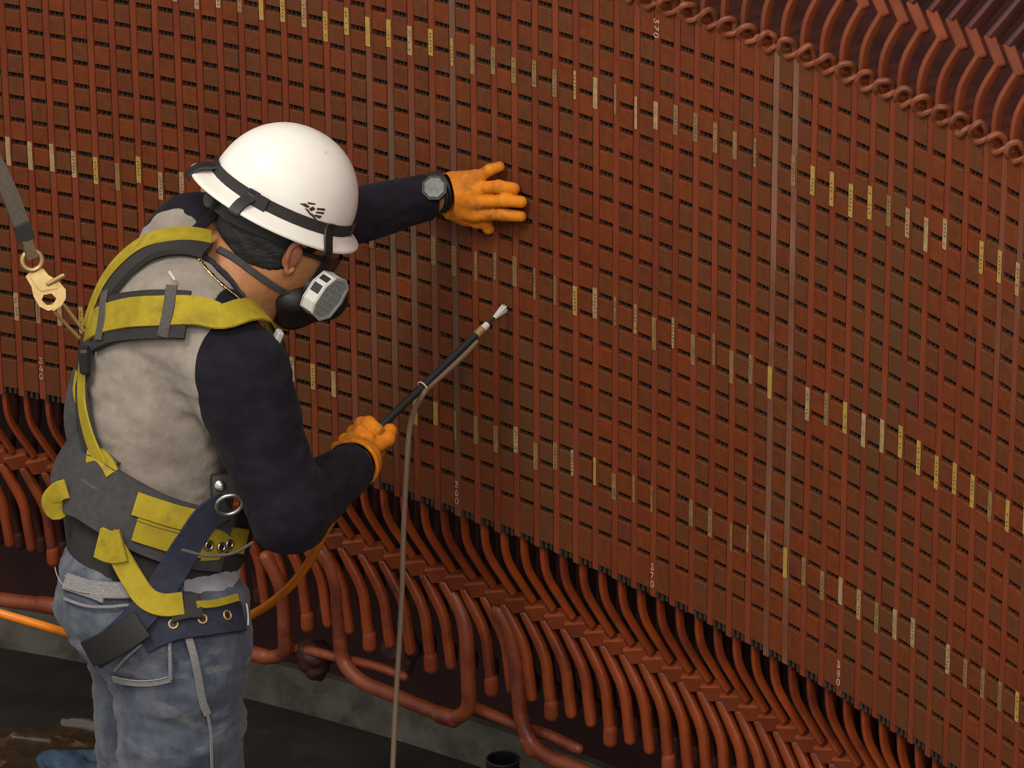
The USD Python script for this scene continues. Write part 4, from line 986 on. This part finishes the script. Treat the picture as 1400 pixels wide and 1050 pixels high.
wp = on_wall(594, 257, -.093); wn = _n(.75 * _n(EYE - wp) + np.array([-.1, -.2, .3])); a_ = _n(np.cross(Hz, wn)); wrot = np.stack([a_, np.cross(wn, a_), wn], 1)
oct_ = lambda r: [(r * math.cos(k * math.pi / 4 + .39), r * math.sin(k * math.pi / 4 + .39)) for k in range(8)]
from shapely.geometry import Polygon
ex = lambda r, z0, z1: moved(moved(trimesh.creation.extrude_polygon(Polygon(oct_(r)), z1 - z0, engine='earcut'), None, (0, 0, z0)), wrot, wp)
wcs = obj('watch_case', ex(.0235, -.008, .004), 'black_rubber', watch, smooth=20)
obj('dial', ex(.0185, .003, .0052), 'watch_glass', wcs, smooth=20)

# ------------------------------------------------------------------ cleaning lance and hoses
lance = placed('cleaning_lance', "black rod lance with a brass ferrule and white bristle tip in the worker's right hand", 'lance', rodA)
def along(u): return rodA + rodd * u
Lr = np.linalg.norm(rodB - rodA)
def frac(u, v):                       # how far along the lance a place in the picture lies
    ts = np.linspace(-.2, Lr, 400); d = [np.hypot(*(np.array(project(along(t))) - (u, v))) for t in ts]; return ts[int(np.argmin(d))]
def project(p): d = p - EYE; w_ = d @ fwd; return 700 + FPX * (d @ camr) / w_, 525 - FPX * (d @ camu) / w_
u1, u2, ut = frac(643, 450), frac(658, 435), frac(574, 524)
obj('rod', dome_tube([along(-.075), along(u1)], .0072, 14), 'black_rubber', lance, smooth=40)
obj('ferrule', tube([along(u1 - .002), along(u1 + .55 * (u2 - u1))], .0078, 14), 'brass', lance, smooth=40)
obj('ferrule', tube([along(u1 + .5 * (u2 - u1)), along(u2)], .0066, 14), 'filter_label', lance, smooth=40)
obj('tip_rod', tube([along(u2), along(Lr - .028)], .0028, 10), 'black_rubber', lance, smooth=40)
br = []
for k in range(60):
    a_ = rng.random() * 6.283; r_ = .006 * math.sqrt(rng.random()); e1 = _n(np.cross(rodd, Hz)); e2 = np.cross(rodd, e1); o = e1 * math.cos(a_) * r_ + e2 * math.sin(a_) * r_
    br.append(tube([along(Lr - .030) + o * .5, along(Lr - .004 + .006 * rng.random()) + o * 1.3], .0007, 5))
obj('bristle', cat(br), 'filter_label', lance, smooth=False, kind='stuff')
obj('cable_tie', ring(along(ut), rodd, .0098, .0016, 18, 6), 'filter_label', lance, smooth=True)
MAT['clear_tube'] = usdkit.material(stage, '/World/Looks/clear_tube', {'t': ('transparent_bsdf', {'color': (.93, .88, .80)}), 'p': ('principled_bsdf', dict(base_color=(.27, .19, .13), roughness=.25)), 'm': ('mix_closure', {'fac': .62})},
                                    [('t.BSDF', 'm.closure1'), ('p.BSDF', 'm.closure2')], surface='m.closure')
hose = placed('clear_hose', 'clear plastic hose tied to the black lance and hanging to the floor', 'hose', at(535, 1050, 6.88) * np.array([1, 1, 0]))
dn_ = _n(np.array([.5, -.3, -.6]) - (np.array([.5, -.3, -.6]) @ rodd) * rodd)
hp = [along(u1 - .01) + dn_ * .0085, along(.7 * u1 + .3 * ut) + dn_ * .0105, along(.3 * u1 + .7 * ut) + dn_ * .0095, along(ut + .01) + dn_ * .0085, along(ut - .012) + dn_ * .011]
hp += [at(562, 575, 7.03), at(556, 640, 7.01), at(552, 720, 6.99), at(550, 800, 6.97), at(546, 880, 6.95), at(541, 960, 6.92), at(537, 1050, 6.88), at(532, 1180, 6.80), at(528, 1330, 6.72)]
lastp = at(526, 1480, 6.66); lastp[2] = .006
hp += [lastp + np.array([0, 0, .03]), lastp + np.array([.06, -.05, 0]), lastp + np.array([.3, -.25, 0]), lastp + np.array([.7, -.35, 0])]
obj('tube', dome_tube(spline(hp, 6), .0052, 10), 'clear_tube', hose, smooth=True)
look('orange_hose', (0.85, 0.24, 0.006), (0.75, 0.20, 0.006), rough=0.35, scale=20)
oh = placed('orange_hose', "bright orange air hose running past the worker's waist to the lance", 'hose', at(50, 853, 6.98))
pts = [at(-90, 806, 7.05), at(-20, 832, 7.0), at(50, 853, 6.98), at(105, 869, 6.99), at(160, 884, 7.06), at(240, 890, 7.10), at(310, 866, 7.10), at(335, 846, 7.08), at(368, 826, 7.04), at(400, 798, 7.0), at(425, 764, 6.96), at(440, 735, 6.92), at(462, 690, 6.88), along(-.12) + np.array([-.01, 0, -.03]), along(-.07)]
obj('hose', dome_tube(spline(pts, 8), .0082, 12), 'orange_hose', oh, smooth=True)

# ------------------------------------------------------------------ lanyard hooked to the harness back
lan = placed('lanyard', "grey webbing lanyard with a gold snap hook, clipped to the harness back", 'lanyard', at(62, 392, 6.80))
yl = 6.80
P = spline([at(-60, 110, yl + .2), at(-20, 195, yl + .1), at(12, 262, yl + .04), at(34, 320, yl)], 6); N = np.tile(_n(EYE - at(20, 300, yl)) + np.array([.25, 0, 0]), (len(P), 1))
obj('webbing', ribbon(P, N, .030, .005), 'strap_brown', lan, smooth=50)
P = spline([at(29, 306, yl), at(36, 328, yl)], 4); obj('sewn_end', ribbon(P - .004 * N[0], np.tile(N[0], (len(P), 1)), .030, .011), 'black_web', lan, smooth=50)
P = spline([at(35, 326, yl), at(40, 340, yl), at(44, 352, yl)], 4); obj('webbing_loop', ribbon(P, np.tile(N[0], (len(P), 1)), .020, .007), 'tan_web', lan, smooth=50)
vn = _n(EYE - at(60, 390, yl)); 
obj('swivel_eye', ring(at(44, 356, yl), _n(vn + np.array([.1, 0, -.15])), .0165, .0042, 24, 8), 'brass', lan, smooth=True)
X_ = _n(np.cross(Hz, -vn)) * -1; X_ = np.array([1.0, 0, 0]) - vn[0] * vn; X_ = _n(X_); Y_ = np.cross(vn, X_)
def plate(px, z0, z1, holes=()):
    c = at(62, 392, yl); q = []
    def flat(u, v): d = ray(u, v); t = ((c - EYE) @ vn) / (d @ vn); p = EYE + d * t - c; return (p @ X_, p @ Y_)
    pg = Polygon([flat(*a) for a in px]).buffer(.002).buffer(-.002)
    for h_ in holes: pg = pg.difference(Polygon([flat(*a) for a in h_]).buffer(.001))
    m = trimesh.creation.extrude_polygon(pg, z1 - z0, engine='earcut'); return moved(moved(m, None, (0, 0, z0)), np.stack([X_, Y_, vn], 1), c)
obj('hook_body', plate([(35, 378), (48, 364), (60, 368), (66, 376), (80, 384), (90, 396), (90, 408), (84, 418), (74, 425), (62, 421), (52, 414), (46, 406), (43, 392)], -.006, .006, [[(60, 404), (70, 402), (76, 408), (72, 416), (63, 416), (58, 410)]]), 'brass', lan, smooth=20)
obj('gate', plate([(42, 380), (50, 368), (64, 374), (74, 384), (78, 394), (66, 396), (56, 398), (50, 392)], .006, .010), 'brass', lan, smooth=20)
obj('gate_lever', moved(dome_tube([(0, 0, 0), tuple((at(86, 377, yl) - at(66, 388, yl)))], .0042, 10), None, at(66, 388, yl) + vn * .008), 'brass', lan, smooth=True)
obj('gate_spring', plate([(48, 409), (54, 408), (66, 419), (82, 416), (80, 420), (66, 425), (54, 419)], -.008, .008), 'brass', lan, smooth=20)
dr = placed('d_ring', 'thin gold D-ring between the snap hook and the harness back', 'ring', at(108, 455, 6.81))
a0, b0, c0_ = at(66, 416, yl), at(112, 458, 6.82), at(92, 424, yl)
obj('ring', dome_tube(round_corners([at(114, 452, 6.81), at(84, 408 + 4, yl), at(66, 418, yl), at(108, 462, 6.82)], .012), .0032, 10), 'brass', dr, smooth=True)

# ------------------------------------------------------------------ things on the floor
look('plastic_film', (0.07, 0.042, 0.022), (0.04, 0.026, 0.016), rough=0.16, scale=30, spec=0.8, coat=0.6, stain=((0.24, 0.17, 0.08), 14, 0.58, 0.7))
def on_floor(u, v, z=0.0): d = ray(u, v); return EYE + d * ((z - ZC) / d[2])
film = placed('plastic_sheet', "crumpled brown plastic sheet on the black floor left of the worker's legs", 'plastic sheet', on_floor(50, 1000))
c00, c10, c01 = on_floor(-60, 1004), on_floor(170, 984), on_floor(-60, 1130)
RIDGES = [(on_floor(-40, 1003), on_floor(78, 981), .034, .022), (on_floor(88, 993), on_floor(152, 1005), .020, .014), (on_floor(20, 1012), on_floor(70, 1018), .012, .012)]
nx, ny = 110, 80; g = []
for jj in range(ny):
    for ii in range(nx):
        p = c00 + (c10 - c00) * ii / (nx - 1) + (c01 - c00) * jj / (ny - 1)
        w_ = meshkit.fbm(np.array([p[0] * 9, p[1] * 5, 1.0]), 4, 31); r_ = abs(meshkit.noise(np.array([p[0] * 4 + p[1] * 2, p[1] * 6, 4.0]), 5) - .5)
        edge = min(ii, nx - 1 - ii, jj, ny - 1 - jj) / 8
        p = p + .03 * np.array([meshkit.noise(p * 4, 1) - .5, meshkit.noise(p * 4, 2) - .5, 0]); p[2] = .004 + min(edge, 1) * (.012 * w_ + .016 * max(.06 - r_, 0) / .06)
        for (A_, B_, hh, ww) in RIDGES:
            ab = B_ - A_; tt = np.clip(((p - A_) @ ab) / (ab @ ab), 0, 1); dd = np.linalg.norm((p - A_ - tt * ab)[:2]); p[2] += hh * math.exp(-(dd / ww) ** 2)
        g.append(p)
i, j = np.meshgrid(np.arange(ny - 1), np.arange(nx - 1), indexing='ij')
q = np.stack([i * nx + j, i * nx + j + 1, (i + 1) * nx + j + 1, (i + 1) * nx + j], -1).reshape(-1, 4)
v, f_ = cat([(np.array(g), q)]); t_ = trimesh.Trimesh(v, f_, process=False)
if t_.face_normals.mean(0)[2] < 0: f_ = f_[:, ::-1]
obj('sheet', thicken(v, f_, .002), 'plastic_film', film, smooth=25)
look('blue_cloth', (0.05, 0.10, 0.16), (0.03, 0.06, 0.11), rough=0.8, scale=40)
rag = thing('blue_rag', "small folded blue rag on the floor by the worker's jeans", 'rag', on_floor(106, 1052))
fr_ = body_sdf([('c', np.array([-.06, 0, .02]), np.array([.05, .01, .02]), .022, .018, .01), ('c', np.array([-.02, -.05, .02]), np.array([.06, -.04, .018]), .02, .016, .02), ('c', np.array([-.05, -.02, .03]), np.array([0, -.03, .03]), .02, .02, .02)])
obj('cloth', skin_of(lambda p: np.maximum(fr_(p) + .012 * (meshkit.fbm(p * 40, 3, 2) - .5), .001 - p[..., 2]), (-.12, -.12, -.01), (.12, .08, .08), .006), 'blue_cloth', rag, smooth=True)
cn = on_floor(688, 1096)
can = thing('black_can', 'short black open can on the floor below the ring pipes', 'can', cn)
obj('body', lathe([(.0001, .004), (.030, .004), (.030, .098), (.0335, .100), (.035, .097), (.0335, .092), (.0335, .002), (.0001, .0)], 28), 'black_rubber', can, smooth=40)
obj('rim', ring((0, 0, .098), (0, 0, 1), .0330, .0022, 28, 8), 'pad_charcoal', can, smooth=True)
look('blotch', (0.045, 0.012, 0.008), (0.03, 0.008, 0.006), rough=0.7)
for (u, v, lab) in ((430, 912, 'dark red varnish lump hanging under the thin pipe beside the jeans'), (548, 905, 'dark red varnish lump behind the clear hose, under the bars')):
    c = on_wall(u, v, .135)
    fb_ = body_sdf([('c', c + .03 * Hz, c, .030, .022, .01), ('c', c + np.array([.02, 0, .025]), c + np.array([.01, 0, -.015]), .018, .010, .02), ('c', c + np.array([-.02, 0, .03]), c + np.array([-.012, 0, .0]), .018, .012, .02)])
    lp = placed('varnish_lump', lab, 'lump', c)
    obj('lump', skin_of(lambda p: fb_(p) + .02 * (meshkit.fbm(p * 45, 3, 8) - .5), c - .085, c + .085, .006), 'blotch', lp, smooth=True)
